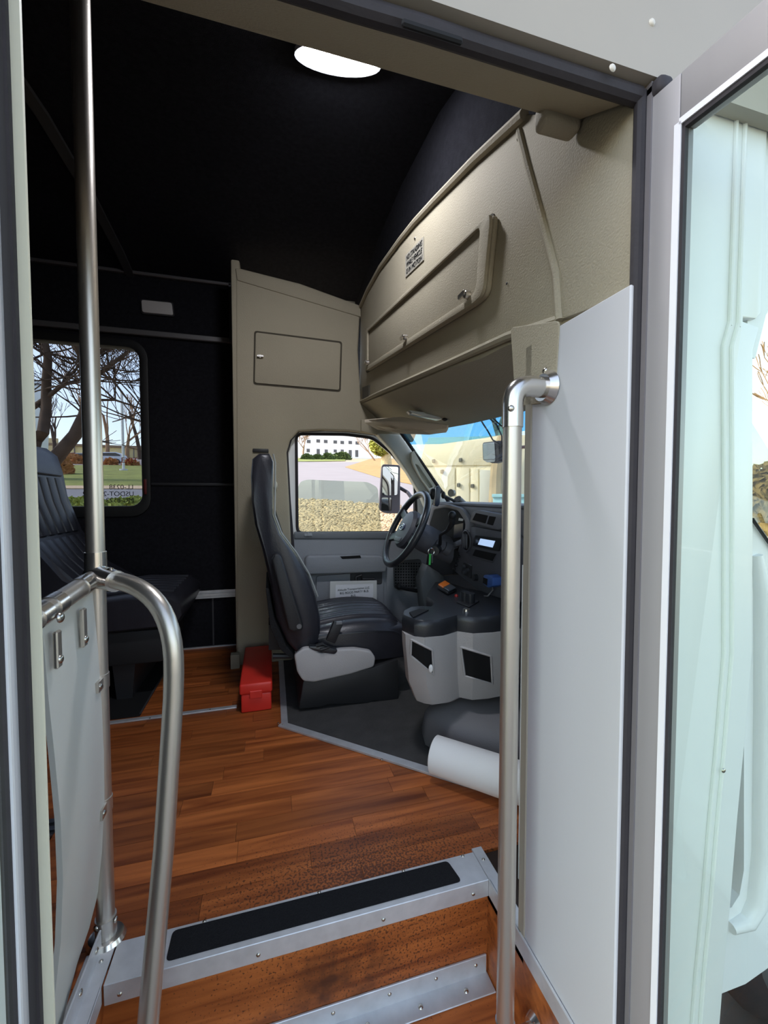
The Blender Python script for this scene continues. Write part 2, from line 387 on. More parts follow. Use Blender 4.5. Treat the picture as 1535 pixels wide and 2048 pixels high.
# ---- far wall (driver side of the cabin), with window
WX0, WX1, WZ0, WZ1 = -1.62, -.685, .84, 1.715
def yz_out(pts, y): return [(p[0], y, p[1]) for p in pts]
wl = B().plate([(-2.6, YW, -.05), (-.17, YW, -.05), (-.17, YW, 2.4), (-2.6, YW, 2.4)], [yz_out(rrect(WX0-.02, WX1+.02, WZ0-.02, WZ1+.02, .075), YW)], (0, .05, 0))
wall_left = struct('wall_left', wl, CARPET, 0)
win = B().plate(yz_out(rrect(WX0-.055, WX1+.045, WZ0-.06, WZ1+.045, .10), YW-.012), [yz_out(rrect(WX0, WX1, WZ0, WZ1, .062), YW-.012)], (0, .065, 0)).bev(.006, 2, 60).done('window_1', mat('window_rubber_frame', (14, 14, 15), .6), None, kind='structure')
B().prism(yz_out(rrect(WX0-.01, WX1+.01, WZ0-.01, WZ1+.01, .06), YW+.03), (0, .005, 0)).done('pane', GLS_L, win, 0)
gt = mat('red_lettering', (150, 28, 28), .6)
def wtext(body, px, py, size, m, mirror):
    o = at(px, py, y=YW+.028)
    M = frameM(o, (1, 0, 0), (0, 0, 1)) @ (Matrix.Scale(-1, 4, (1, 0, 0)) if mirror else Matrix.Identity(4))
    text_obj('window_lettering', body, size, M, m, win)
ch = .0368
wtext('LL-0238', 267, 978.5, ch, INK, True); wtext('USDOT-2', 268, 992, ch, INK, True); wtext('MC-8523', 268, 1004.5, ch, INK, True)
o9 = at(147, 992, y=YW+.028); text_obj('window_lettering', '982', ch, frameM(o9 + Vector((.097, 0, 0)), (1, 0, 0), (0, 0, 1)) @ Matrix.Scale(-1, 4, (1, 0, 0)), INK, win)
wtext('EXIT', 242, 925, .041, gt, False); wtext('EXIT', 40, 693, .041, INK, False)
lv = B().box((WX1+.012, YW-.02, .905), (WX1+.026, YW-.01, .99)).bev(.003, 2).done('release_lever', mat('dark_red_plastic', (90, 18, 18), .5), win)
# wall seams, rails
t7 = B().box((-2.4, YW-.028, 1.782), (-.185, YW, 1.812)).bev(.004, 1).done('trim_7', mat('grey_rail', (120, 118, 118), .45, .6), None, kind='structure')
t8 = B().box((-2.4, YW-.030, 2.108), (-.195, YW, 2.125)).bev(.004, 1).done('trim_8', mat('grey_rail', (120, 118, 118), .45, .6), None, kind='structure')
B().box((-.21, YW-.03, 1.80), (-.18, YW, 2.12)).done('trim_9', mat('dark_trim', (60, 60, 62), .6), None, kind='structure')
B().box((-.64, YW-.010, .955), (-.17, YW, .972)).bev(.004, 2).done('trim_10', mat('black_piping', (34, 34, 38), .6), None, kind='structure')
t11 = B()
for z0, z1 in ((.296, .305), (.311, .323), (.329, .342)): t11.box((-1.5, YW-.02, z0), (-.185, YW, z1))
t11.box((-1.5, YW-.012, .296), (-.185, YW, .342)); t11.done('trim_11', ALU, None, kind='structure')
B().box((-1.5, YW-.012, 0), (-.17, YW, .007)).done('baseboard_left', ALU, None, kind='structure')
B().box((-.33, YW-.004, .0), (-.322, YW, .296)).done('trim_12', mat('dark_trim', (60, 60, 62), .6), None, kind='structure')
lp = thing('side_light', at(313, 613, y=YW-.01), 'small white rectangular marker lamp on black upper side wall', 'lamp')
lpp = [at(*p, y=YW-.02) for p in ((282, 599), (343, 605), (346, 630), (284, 624))]
B().prism(poly_round(lpp, .012), (0, .02, 0)).bev(.004, 2).done('lens', mat('milky_lens', (190, 186, 182), .4), lp)
B().prism(poly_round([q+Vector((d[0], .008, d[1])) for q, d in zip(lpp, ((-.006, .006), (.006, .006), (.006, -.006), (-.006, -.006)))], .012), (0, .012, 0)).done('base', PLBLK, lp, 0)

# ---- ceiling
cp = [(.60, 1.53), (.64, 1.72), (.74, 1.90), (.95, 2.03), (1.3, 2.14), (1.7, 2.19), (2.1, 2.19), (2.45, 2.155), (2.62, 2.12)]
ce = B().grid([[(x, a, b) for a, b in cp] for x in (-2.6, -1.2, -.2, .55)]).thick(-.03)
ceiling = struct('ceiling', ce, CARPET)
rib = B().loft([[(x, a, b-.004) for x in (-.74, -.70)] + [(x, a, b-.018) for x in (-.70, -.74)] for a, b in cp]); rib.done('ceiling_rib', mat('charcoal_trim', (48, 47, 47), .8), ceiling)
rib = B().loft([[(x, a, b-.004) for x in (-1.60, -1.55)] + [(x, a, b-.018) for x in (-1.55, -1.60)] for a, b in cp]); rib.done('ceiling_rib', mat('charcoal_trim', (48, 47, 47), .8), ceiling)
struct('wall_rear', B().box((-2.66, .3, -.1), (-2.6, 2.8, 2.5)), CARPET, 0)

roof = struct('roof', B().prism([(-2.7, .46, 1.80), (-2.7, .60, 2.15), (-2.7, 1.1, 2.32), (-2.7, 2.1, 2.36), (-2.7, 2.62, 2.25), (-2.7, 2.70, 2.0), (-2.7, 2.74, 2.0), (-2.7, 2.72, 2.30), (-2.7, 2.1, 2.42), (-2.7, 1.1, 2.38), (-2.7, .56, 2.20), (-2.7, .44, 1.80)], (3.9, 0, 0)), FRP)
struct('wall_right_rear', B().box((-2.6, .489, -.48), (-.2301, .494, 1.95)), mat('interior_grey_panel', (60, 60, 62), .8), 0)
# ---- dome light
def ceil_pt(px, py):
    v = fw + rt*((px-767.5)/FPX) + dn*((py-1024)/FPX); t = .3
    while t < 4:
        p = CP+v*t
        zz = None
        for (a, b), (c, d) in zip(cp, cp[1:]):
            if a <= p.y <= c: zz = b+(d-b)*(p.y-a)/(c-a)
        if zz is not None and p.z > zz: return p
        t += .002
    return CP+v*1.5
c0 = ceil_pt(676, 112); dl = thing('dome_light', c0, 'bright white oval dome light glowing on black ceiling', 'ceiling light')
q = Matrix.Rotation(math.radians(14), 3, 'X') @ Matrix.Rotation(math.radians(-10), 3, 'Z')
def dring(rx, ry, dz): return [c0 + q @ Vector((rx*math.cos(2*PI*k/28), ry*math.sin(2*PI*k/28), dz)) for k in range(28)]
B().loft([dring(.118, .056, .0), dring(.118, .056, -.012), dring(.108, .048, -.012), dring(.108, .048, 0)]).done('rim', mat('pale_rim', (200, 203, 208), .4), dl)
B().loft([dring(.107, .047, -.004), dring(.102, .043, -.016), dring(.07, .028, -.022), dring(.01, .005, -.024)]).done('lens', emit('lamp_glow', (244, 246, 255), 42.0), dl)

# ---- tan cab side panel (driver door surround), y = 2.28
YC = 2.28
def P2(L, **k): return [at(px, py, **k) for px, py in L]
outer = [(-.172, YC, 0), (.118, YC, .0)] + [tuple(at(px, py, y=YC)) for px, py in ((583, 1105), (578, 1000), (573, 905), (580, 880), (597, 862), (640, 860), (700, 862), (745, 868))] + \
        [tuple(at(770, 845, y=YC)), tuple(at(722, 803, y=YC)), tuple(at(716, 700, y=YC)), tuple(at(721, 610, y=YC)), tuple(at(600, 566, y=YC)), tuple(at(470, 533, y=YC))]
cab = B().prism(outer, (0, .05, 0)).bev(.012, 3, 50).done('wall_cab_left', TAN, None, kind='structure')
B().box((-.174, YC+.004, 0), (-.13, YW+.01, 2.10)).bev(.01, 2).done('cab_return', TAN, cab)
B().prism(P2([(470, 535), (721, 612), (722, 634), (474, 560)], y=YC-.006), (0, .03, 0)).bev(.006, 2).done('upper_lip', TAN, cab)
hd = P2([(508, 661), (684, 683), (681, 784), (506, 769)], y=YC-.002)
B().prism(poly_round(hd, .016), (0, .004, 0)).done('hatch_gap', mat('tan_shadow_gap', (70, 64, 52), .9), cab, 0)
hd2 = P2([(511, 664.5), (681, 686), (678, 780), (509, 765.5)], y=YC-.008)
hatch = B().prism(poly_round(hd2, .012), (0, .010, 0)).bev(.002, 2).done('hatch_door', TAN, cab)
p = at(520, 713, y=YC-.012)
B().cyl(p+Vector((0, .01, 0)), p-Vector((0, .006, 0)), .008).box((p.x-.014, p.y-.012, p.z-.004), (p.x+.016, p.y-.004, p.z+.004)).done('hatch_latch', STEELX, hatch)
B().box((-.20, 2.245, 0), (-.155, YC+.01, .075)).bev(.004, 2).done('corner_foot', TAN, cab)
p = at(519, 902, y=YC-.004); B().box((p.x-.035, p.y-.006, p.z-.008), (p.x+.045, p.y+.01, p.z+.012)).bev(.004, 2).done('belt_guide', PLBLK, cab)

# ---- front overhead cap, x ~ .5
XC = .50
arc = [(721, 612), (735, 580), (760, 535), (800, 480), (830, 443), (870, 400), (910, 359), (950, 318), (1000, 272), (1048, 228)]
low = [(718, 805), (760, 785), (894, 727), (1017, 672), (1118, 640)]
face = [at(px, py, x=XC) for px, py in arc] + [Vector((XC, .605, 1.535)), Vector((XC, .478, 1.50)), Vector((XC, .478, 1.185))] + [at(px, py, x=XC) for px, py in reversed(low)]
front = B().prism(face, (.04, 0, 0)).bev(.004, 2, 50).done('wall_front', TAN, None, kind='structure')
B().tube([at(px, py, x=XC-.004) for px, py in arc], .011, 8).done('cap_edge_roll', TAN, front)
B().tube([at(px, py, x=XC+.002) for px, py in low], .010, 8).done('lower_roll', TAN, front)
B().tube([at(px, py, x=XC-.001) for px, py in ((1038, 262), (1055, 330), (1085, 440), (1112, 545), (1118, 640))], .007, 8).done('moulded_ridge', TAN, front)
struct('wall_front_upper', B().box((XC+.045, .55, 1.50), (XC+.06, 2.7, 2.4)), CARPET, 0)
# cabinet door in the cap
cbo = P2([(731, 660), (986, 424), (988, 440), (974, 590), (952, 612), (731, 747)], x=XC-.004)
B().prism(poly_round(cbo, .03), (.01, 0, 0)).done('cabinet_gap', mat('tan_shadow_gap', (70, 64, 52), .9), front, 0)
cbo = P2([(733, 661), (984, 428), (985, 445), (971, 588), (950, 608), (733, 743)], x=XC-.016)
cdoor = B().prism(poly_round(cbo, .03), (.016, 0, 0)).bev(.006, 3).done('cabinet_door', TAN, front)
cbi = P2([(737, 663), (966, 452), (957, 582), (940, 600), (737, 732)], x=XC-.018)
cbr = P2([(733, 661), (984, 428), (985, 445), (971, 588), (950, 608), (733, 743)], x=XC-.018)
B().plate(poly_round(cbr, .03), [poly_round(cbi, .02)], (-.008, 0, 0)).bev(.003, 2, 50).done('door_border', TAN, cdoor)
for px, py in ((736, 725), (812, 675), (936, 590)):
    p = at(px, py, x=XC-.026)
    B().cyl(p+Vector((.004, 0, 0)), p-Vector((.012, 0, 0)), .011, .009).box((p.x-.016, p.y-.005, p.z-.002), (p.x-.006, p.y+.028, p.z+.010)).bev(.002, 1).done('latch', STEELX, cdoor)
sg = P2([(810, 511), (846, 473), (846, 520), (810, 555)], x=XC-.0035)
sign = B().prism(sg, (.003, 0, 0)).done('notice_sticker', mat('clear_sticker', (168, 163, 150), .4), front, 0)
uy = (sg[1]-sg[0]); up = (sg[0]-sg[3])
for i, ln in enumerate(('NO STANDING', 'WHILE VEHICLE', 'IS IN MOTION')):
    o = sg[0] + uy*.07 - up*(.30+.30*i); o.x = XC-.0045
    text_obj('sticker_lettering', ln, up.length*.30, frameM(o, (0, uy.y, uy.z), (0, 0, 1)), INK, sign, fit=uy.length*.86)
for px, py in ((1037, 276), (1017, 671), (894, 723), (817, 760), (761, 785)): rivet(front, at(px, py, x=XC-.002), (-1, 0, 0), .006 if px > 800 else .005)
rivet(front, at(829, 477, x=XC-.002), (-1, 0, 0), .005); rivet(front, at(1013, 567, x=XC-.002), (-1, 0, 0), .003, PLBLK)
B().prism(P2([(724, 775), (737, 770), (737, 795), (724, 799)], x=XC-.006), (.006, 0, 0)).done('small_vent', mat('dark_tan', (70, 66, 56), .8), front, 0)

# ---- headliner under the cap, up to the windscreen
WT = [(.70, 2.24, 1.275), (.80, 2.02, 1.25), (.89, 1.72, 1.245), (.94, 1.40, 1.24), (.91, 1.05, 1.235), (.78, .62, 1.225)]    # windscreen top
WB = [(1.02, 2.22, .835), (1.14, 2.02, .835), (1.23, 1.72, .835), (1.27, 1.40, .835), (1.24, 1.05, .835), (1.08, .58, .835)]  # windscreen foot
LW = [at(718, 805, x=XC+.01), at(770, 783, x=XC+.01), at(894, 727, x=XC+.01), Vector((XC+.01, .93, 1.255)), at(1017, 672, x=XC+.01), Vector((XC+.01, .55, 1.20))]
rows = []
for t in (0, .25, .5, .75, 1):
    r = []
    for a, b in zip(LW, WT):
        p = Vector(a).lerp(Vector(b), t); p.z -= .020*math.sin(PI*t)*(.3+.7*t) ; r.append(p)
    rows.append(r)
hl = B().grid(rows).thick(.02).done('headliner', TAN, front)
# visor, lamp on the headliner
vis = thing('sun_visor', at(810, 850, y=2.0), 'tan padded sun visor folded up above the windscreen', 'sun visor')
vp = [at(728, 846, y=2.00), at(800, 842, y=1.80), at(897, 858, y=1.50), at(893, 866, y=1.50), at(860, 869, y=1.58), at(806, 868, y=1.86), at(755, 860, y=2.02)]
B().prism(vp, (0, 0, .018)).bev(.007, 3, 40).done('pad', mat('visor_tan', (222, 208, 186), .8, bump=.2, bscale=200), vis)
vl = [at(748, 851, y=1.98)-Vector((0, 0, .003)), at(778, 854, y=1.86)-Vector((0, 0, .003)), at(800, 861, y=1.84)-Vector((0, 0, .003)), at(772, 860, y=1.92)-Vector((0, 0, .003))]
B().prism(vl, (0, 0, .002)).done('warning_label', mat('label_cream', (205, 192, 170), .7), vis, 0)
ml = thing('map_lamp', at(850, 828, y=1.75), 'slim clear map lamp on the headliner above the visor', 'lamp')
B().prism(P2([(818, 820), (893, 830), (896, 836), (880, 838), (824, 826)], y=1.72), (0, .05, 0)).bev(.003, 2).done('lens', mat('clear_lens', (185, 190, 188), .2), ml)
B().ell(at(889, 839, y=1.71), (.012, .012, .008)).done('switch', PLBLK, ml)

B().prism([at(px, py, y=2.262) for px, py in ((722, 838), (836, 858), (826, 884), (792, 878), (745, 868), (722, 862))], (0, .03, 0)).bev(.006, 2, 40).done('door_header_trim', TAN, front)
# ---- header over the entry door and seals
hdr = B().prism([(-.62, YD, 1.448), (-.62, .61, 1.522), (-.62, .63, 1.74), (-.62, YD, 1.95)], (1.115, 0, 0)).bev(.004, 2).done('wall_right', TAN, None, kind='structure')
B().box((.425, .585, 1.492), (.497, .618, 1.53)).bev(.010, 3).done('header_clip', TAN, hdr)
seal = B().tube(fillet([(-.27, YD-.004, 1.452), (-.1, YD-.004, 1.450), (.1, YD-.004, 1.4505), (.18, YD-.007, 1.449), (.26, YD-.004, 1.452), (.5, YD-.004, 1.452)], .02), .0115, 10).done('trim_13', RUBBER, None, kind='structure')
p = at(868, 68, y=YD-.018); B().box((p.x-.04, p.y-.004, p.z-.004), (p.x+.035, p.y+.002, p.z+.004)).bev(.002, 1).done('torn_gap', HOLE, seal)
# exterior skin above and ahead of the door
YO = .462
ext = B().box((-.7, YO, 1.462), (1.3, YO+.02, 2.3)).done('wall_outer_upper', mat('shaded_white_skin', (160, 152, 138), .5, var=.04, vscale=4), None, kind='structure')  # shade on the white skin is put into this greyer colour
for px, py in ((1172, 71), (1049, 213), (1303, 45), (1224, 136)): rivet(ext, at(px, py, y=YO), (0, -1, 0), .005, mat('painted_rivet', (206, 200, 186), .4)) if py not in (71, 213) else None
B().box((-.7, YO-.02, 1.615), (.516, YO, 1.625)).bev(.003, 2).done('drip_rail', FRP, ext)
# side wall ahead of the door: white stepwell panel (x=.49) and exterior skin
wp = B().box((XR+.003, .478, -.02), (XR+.018, .705, 1.195)).bev(.002, 1).done('wall_step_panel', WHITE, None, kind='structure')
B().box((XR+.001, .700, .0), (XR+.020, .722, 1.19)).bev(.002, 1).done('panel_edge_channel', mat('warm_grey_channel', (160, 153, 138), .5), wp)
cf = P2([(1020, 655), (1118, 641), (1108, 800), (1100, 806), (1030, 812)], x=XR+.001)
B().prism(poly_round(cf, .012), (.004, 0, 0)).bev(.001, 1).done('corner_gusset', TAN, front)

# right rubber seal + jamb
sealv = B().tube([(.5025, YD-.006, -.47), (.5025, YD-.006, 1.455)], .0085, 10).done('trim_14', RUBBER, None, kind='structure')
B().box((.505, YO+.004, -.48), (.53, .56, 1.46)).done('wall_outer_jamb', mat('jamb_grey', (112, 108, 110), .6), None, kind='structure')
skin = B()
fr = [(.750, 1.166)] + [(q_.x, q_.z) for q_ in (at(px, py, y=YO+.022) for px, py in ((1506, 700), (1506, 1000), (1505, 1300), (1490, 1480), (1475, 1640), (1462, 1800), (1450, 1920), (1440, 2048)))] + [(.60, -.2)]
skin.prism([(.517, YO+.022, 2.3), (.752, YO+.022, 2.3), (.752, YO+.022, 1.188), (.742, YO+.022, 1.178), (.715, YO+.022, 1.177), (.715, YO+.022, 1.171)] + [(x, YO+.022, z) for x, z in fr] + [(.517, YO+.022, -.3)], (0, .03, 0)).bev(.004, 2, 50)
sk1 = skin.done('wall_outer_side', FRP, None, kind='structure')
for dx in (-.066, -.048):
    B().tube([(x+dx, YO+.021, z) for x, z in fr], .0035, 8).done('moulded_bead', FRP, sk1)
    B().tube([(x+dx, YO+.021, z) for x, z in ((.75, 1.160), (.75, 2.2))], .0035, 8).done('moulded_bead', FRP, sk1)
rivet(sk1, at(1446, 1541, y=YO+.018), (0, -1, 0), .004)
struct('wall_outer_front', B().plate([(.735, YO+.03, 2.2), (1.3, YO+.03, 2.2), (1.3, YO+.03, 1.30)] + [(a, YO+.03, b) for a, b in ((.86, 1.27), (.81, 1.24), (.775, 1.19), (.755, 1.12), (.735, 1.12))], [], (0, .04, 0)), FRP)
struct('wall_cab_right', B().box((.56, .80, -.1), (1.06, .83, .74)), FRP, 0)

struct('wall_firewall', B().box((1.215, .80, -.1), (1.235, 2.32, .83)).box((.95, .80, -.12), (1.235, 2.32, -.02)).box((.75, .80, -.12), (.96, 1.04, -.02)), DASH2, 0)
# ---- entry door leaves (open outward)
def leaf(name, hx, hy, dirv, sign, ztop, m_, L=.40):
    d = Vector((*dirv, 0)).normalized(); n = Vector((-d.y, d.x, 0))*sign; o = Vector((hx, hy, 0)); zb = -.46
    def slab(a, b, z0, z1, t0, t1): return [o+d*a+n*t0+Vector((0, 0, z0)), o+d*b+n*t0+Vector((0, 0, z0)), o+d*b+n*t1+Vector((0, 0, z0)), o+d*a+n*t1+Vector((0, 0, z0))], (0, 0, z1-z0)
    fr = B()
    for a, b, z0, z1 in ((0, .040, zb, ztop), (L-.04, L, zb, ztop), (.04, L-.04, ztop-.062, ztop), (.04, L-.04, zb, zb+.06)): fr.prism(*slab(a, b, z0, z1, 0, .03))
    leafo = fr.bev(.002, 2).done(name, m_, None, kind='structure')
    wl_ = B()
    for a, b, z0, z1 in ((.034, .0425, zb+.06, ztop-.062), (L-.0425, L-.034, zb+.06, ztop-.062)): wl_.prism(*slab(a, b, z0, z1, -.0015, .008))
    wl_.prism(*slab(.04, L-.04, ztop-.066, ztop-.058, -.0015, .008))
    wl_.done('glazing_bead', WHTP, leafo)
    gk = B()
    for a, b, z0, z1 in ((.0425, .0465, zb+.06, ztop-.066), (L-.0465, L-.0425, zb+.06, ztop-.066), (.0425, L-.0425, ztop-.072, ztop-.066)): gk.prism(*slab(a, b, z0, z1, .0005, .008))
    gk.done('gasket', RUBBER, leafo)
    B().prism(*slab(.045, L-.045, zb+.06, ztop-.07, .003, .007)).done('pane', GLS_D, leafo, 0)
    return leafo
leaf('door_1', .507, .470, (.14, -1), 1, 1.44, GREYJ)
B().box((.505, .452, 1.438), (.53, .482, 1.462)).bev(.008, 3).done('trim_15', RUBBER, None, kind='structure')
leaf('door_2', -.2375, .478, (.30, -1), -1, 1.44, mat('lit_grey_aluminium', (204, 203, 206), .5, .1))  # lighter copy of the leaf aluminium: light on this stile put into the colour
# rear jamb: interior panel edge seen as a cream strip
jb = B().box((-.2300, YD, -.48), (-.2215, .491, 1.46)).done('trim_16', CREAM, None, kind='structure')
B().box((-.2330, YD-.006, -.48), (-.2300, .49, 1.46)).done('trim_17', RUBBER, None, kind='structure')

# ================================================================== HANDRAILS, PANEL
RP = .0160
px_, py_ = -.326, .925
pole = thing('stanchion_pole', (px_, py_, 0), 'brushed steel floor to ceiling pole behind the grey panel', 'pole')
B().cyl((px_, py_, .03), (px_, py_, .742), RP).done('lower_tube', STEEL, pole)
B().cyl((px_, py_, .742), (px_, py_, 2.02), RP).done('upper_tube', STEEL, pole)
B().cyl((px_, py_, .748), (px_, py_, .79), RP+.003, RP+.0025).ell((px_, py_, .748), (RP+.006, RP+.006, .016)).done('collar', STEELX, pole)
B().cyl((px_, py_, .012), (px_, py_, .052), RP+.003).done('base_sleeve', STEEL, pole)
bp_ = B().loft([[(px_+r*math.cos(2*PI*k/24)*1.15, py_+r*math.sin(2*PI*k/24), z) for k in range(24)] for r, z in ((.030, 0), (.031, .005), (.027, .013), (.020, .015))]).done('base_flange', STEELX, pole)
rivet(pole, (px_+.02, py_-.006, .045), (1, -.3, 0), .006); rivet(pole, (px_-.012, py_-.016, .045), (-.5, -1, 0), .006)
B().cyl((px_, py_, 1.99), (px_, py_, 2.02), .03).done('ceiling_flange', PLBLK, pole)

rail = thing('curved_handrail', (-.20, .73, ZT), 'bent steel grab rail curving down from the pole into the stepwell', 'handrail')
J = Vector((px_, py_, .742))
pth = [J+Vector((.018, -.016, -.003)), Vector((-.212, .835, .735)), Vector((-.167, .796, .60)), Vector((-.180, .765, .30)), Vector((-.202, .728, .02)), Vector((-.214, .706, ZT))]
sm = [pth[0]]
def bez(a, b, c, d, n=14): return [a*(1-t)**3+b*3*t*(1-t)**2+c*3*t*t*(1-t)+d*t**3 for t in [k/n for k in range(1, n+1)]]
sm += bez(pth[0], Vector((-.235, .850, .742)), Vector((-.160, .800, .725)), Vector((-.165, .795, .585)))
sm += [Vector((-.166, .793, .545)), Vector((-.180, .768, .30)), Vector((-.201, .731, .03)), Vector((-.214, .706, ZT))]
B().tube(sm, .0165, 16).done('tube', STEEL, rail)
B().tube([J+Vector((-.004, .004, .0)), J+Vector((.02, -.018, -.001)), J+Vector((.047, -.042, -.004))], [.024, .0215, .0205], 16).done('clamp_fitting', STEELX, rail)
rivet(rail, J+Vector((.034, -.030, .018)), (0, 0, 1), .006); rivet(rail, J+Vector((.034, -.030, -.022)), (0, 0, -1), .006)
B().cyl((-.214, .706, ZT+.02), (-.214, .706, ZT), .026).done('foot', STEELX, rail)

bar = thing('panel_top_rail', (px_, .70, .72), 'short steel rail from the pole to the door jamb above grey panel', 'handrail')
BA, BB = J+Vector((0, -.012, -.002)), Vector((px_+.004, .515, .712))
B().cyl(BA, BB, RP+.0006).done('tube', STEEL, bar)
for t, L in ((.13, .05), (.40, .05), (.52, .05)):
    c = BA.lerp(BB, t); e = (BB-BA).normalized(); B().cyl(c-e*L*.3, c+e*L*.3, RP+.0022).done('sleeve', STEELX, bar)
rivet(bar, Vector((px_+.022, .725, .716)), (1, -.2, 0), .008)
# modesty panel: bowed sheet
mp = thing('modesty_panel', (-.34, .82, 0), 'light grey bowed side panel bolted between pole and entry door', 'panel')
re_ = [at(px, py, y=.918) for px, py in ((189, 1180), (200, 1300), (207, 1420), (212, 1560), (210, 1660), (202, 1760), (186, 1840), (166, 1905))]
le_ = [at(px, py, y=.735) for px, py in ((84, 1252), (93, 1360), (108, 1500), (120, 1620), (126, 1720), (126, 1830), (117, 1940), (104, 2030))]
def lerp_z(L, z):
    for p, q in zip(L, L[1:]):
        if q.z <= z <= p.z or q is L[-1] or z > L[0].z: return p.x+(q.x-p.x)*max(-.3, min(1.0, (p.z-z)/(p.z-q.z)))
rows = []
for z in (.715, .60, .50, .40, .30, .20, .12, .06, .003):
    xa, xb = lerp_z(le_, z), lerp_z(re_, z); ya, yb = .735, .918-.05*max(0, (.10-z)/.10)
    rows.append([(xa+(xb-xa)*t, ya+(yb-ya)*t, z) for t in (0, .33, .66, 1)])
B().grid(rows).thick(-.008).done('sheet', GREYM, mp)
fb = B().prism([(-.352, .73, .001), (-.326, .73, .001), (-.326, .90, .001), (-.352, .90, .001)], (0, 0, .003)).box((-.331, .73, .0), (-.327, .905, .045)).bev(.001, 1).done('floor_bracket', ALU, mp)
rivet(fb, (-.327, .88, .028), (1, 0, 0), .006); rivet(fb, (-.327, .81, .028), (1, 0, 0), .006)
for yy, zz in ((.748, .69), (.842, .70)):
    h = B().box((-.322, yy-.008, .632), (-.315, yy+.008, zz)).bev(.002, 1).done('hanger_strap', STEEL, mp); rivet(mp, (-.315, yy, .645), (1, 0, 0), .007)
for zz, xx in ((.535, -.31), (.285, -.30)):
    B().cyl((px_, py_, zz-.014), (px_, py_, zz+.014), RP+.0015).box((px_+.006, py_-.036, zz-.010), (px_+.012, py_-.008, zz+.010)).done('pole_clip', STEEL, mp)
    rivet(mp, (px_+.012, py_-.028, zz), (1, 0, 0), .006)

# right handrail
rr = thing('grab_rail', (.417, .65, -.133), 'straight steel grab rail with elbow mounted on the white panel', 'handrail')
RX, RY = .4165, .652
path = fillet([(XR, RY, 1.094), (RX, RY, 1.094), (RX, RY, 1.02)], .05, 8)
B().tube(path, .0185, 16).done('elbow', STEELX, rr)
B().cyl((RX, RY, 1.035), (RX, RY, -.10), .0162, n=18).done('tube', STEEL, rr)
path = fillet([(RX, RY, -.085), (RX, RY, -.135), (XR, RY, -.135)], .045, 8)
B().tube(path, .0180, 16).done('lower_elbow', STEELX, rr)
for zz in (1.094, -.135):
    f_ = B().cyl((XR-.012, RY, zz), (XR+.001, RY, zz), .024, .031, 22).done('flange', STEELX, rr)
    rivet(rr, (XR-.012, RY-.008, zz+.028), (-1, 0, .4), .006)
rivet(rr, (RX-.012, RY-.014, 1.05), (-.5, -1, 0), .006); rivet(rr, (RX+.006, RY-.018, -.11), (.2, -1, 0), .006)

# ================================================================== RED BOX, PAPER
rb = thing('red_flare_kit_box', (-.06, 2.0, 0), 'long red plastic kit box lying on wood floor by the pillar', 'box')
b0, b1 = (-.125, 1.768, .0015), (.006, 2.215, .105)
B().prism([(b0[0]+.006, b0[1]+.004, b0[2]), (b1[0]-.004, b0[1]+.004, b0[2]), (b1[0]-.004, b1[1], b0[2]), (b0[0]+.006, b1[1], b0[2])], (0, 0, .076)).bev(.006, 3).done('base', RED, rb)
B().box((b0[0], b0[1], .078), (b1[0], b1[1], .122)).bev(.008, 3).done('lid', RED, rb)
B().box((-.085, b0[1]-.004, .060), (-.035, b0[1]+.004, .092)).bev(.002, 1).done('latch', RED, rb)

# ================================================================== DRIVER SEAT
Y0, Y1 = 1.72, 2.20
seat = thing('driver_seat', (.33, 1.96, .005), 'black vinyl high back driver seat with grey side cover', 'seat')
bk = [(503, 915), (518, 903), (538, 903), (547, 920), (547, 975), (546, 1030), (560, 1068), (590, 1108), (615, 1150), (632, 1195), (641, 1240), (642, 1288), (618, 1302), (596, 1312), (575, 1290), (552, 1240), (540, 1170), (524, 1100), (509, 1050), (502, 1000), (500, 950)]
bpts = [at(px, py, y=Y0) for px, py in bk]
cx = sum(p.x for p in bpts)/len(bpts); cz = sum(p.z for p in bpts)/len(bpts)
rings = []
for t, s_ in ((0, .80), (.02, .93), (.06, 1.0), (.25, 1.0), (.75, 1.0), (.94, 1.0), (.98, .93), (1, .80)):
    ring = []
    for p in bpts:
        zc = min(max((p.z-.55)/.5, 0), 1); wn = 1-.22*zc*zc      # narrower head part
        yy = (Y0+Y1)/2 + (t-.5)*(Y1-Y0)*wn
        # shrink across thickness only, around the spine of the back
        sp = Vector((-.02+.17*max(0, min(1, (.85-p.z)/.6)), 0, p.z)); mid = Vector((cx, 0, cz))
        q_ = Vector((sp.x+(p.x-sp.x)*s_, yy, cz+(p.z-cz)*(1-(1-s_)*.18))); ring.append(q_)
    rings.append(ring)
B().loft(rings).done('backrest', LEATH, seat, 50)
B().tube([at(px, py, y=Y0+.03)+Vector((.004, 0, 0)) for px, py in ((544, 908), (548, 925), (548, 975), (547, 1030), (561, 1067), (591, 1106), (616, 1148), (633, 1193))], .004, 6).done('front_edge_highlight', mat('highlight_pale', (150, 152, 148), .5), seat)  # pale tube stands in for the highlight along the seat back's front edge
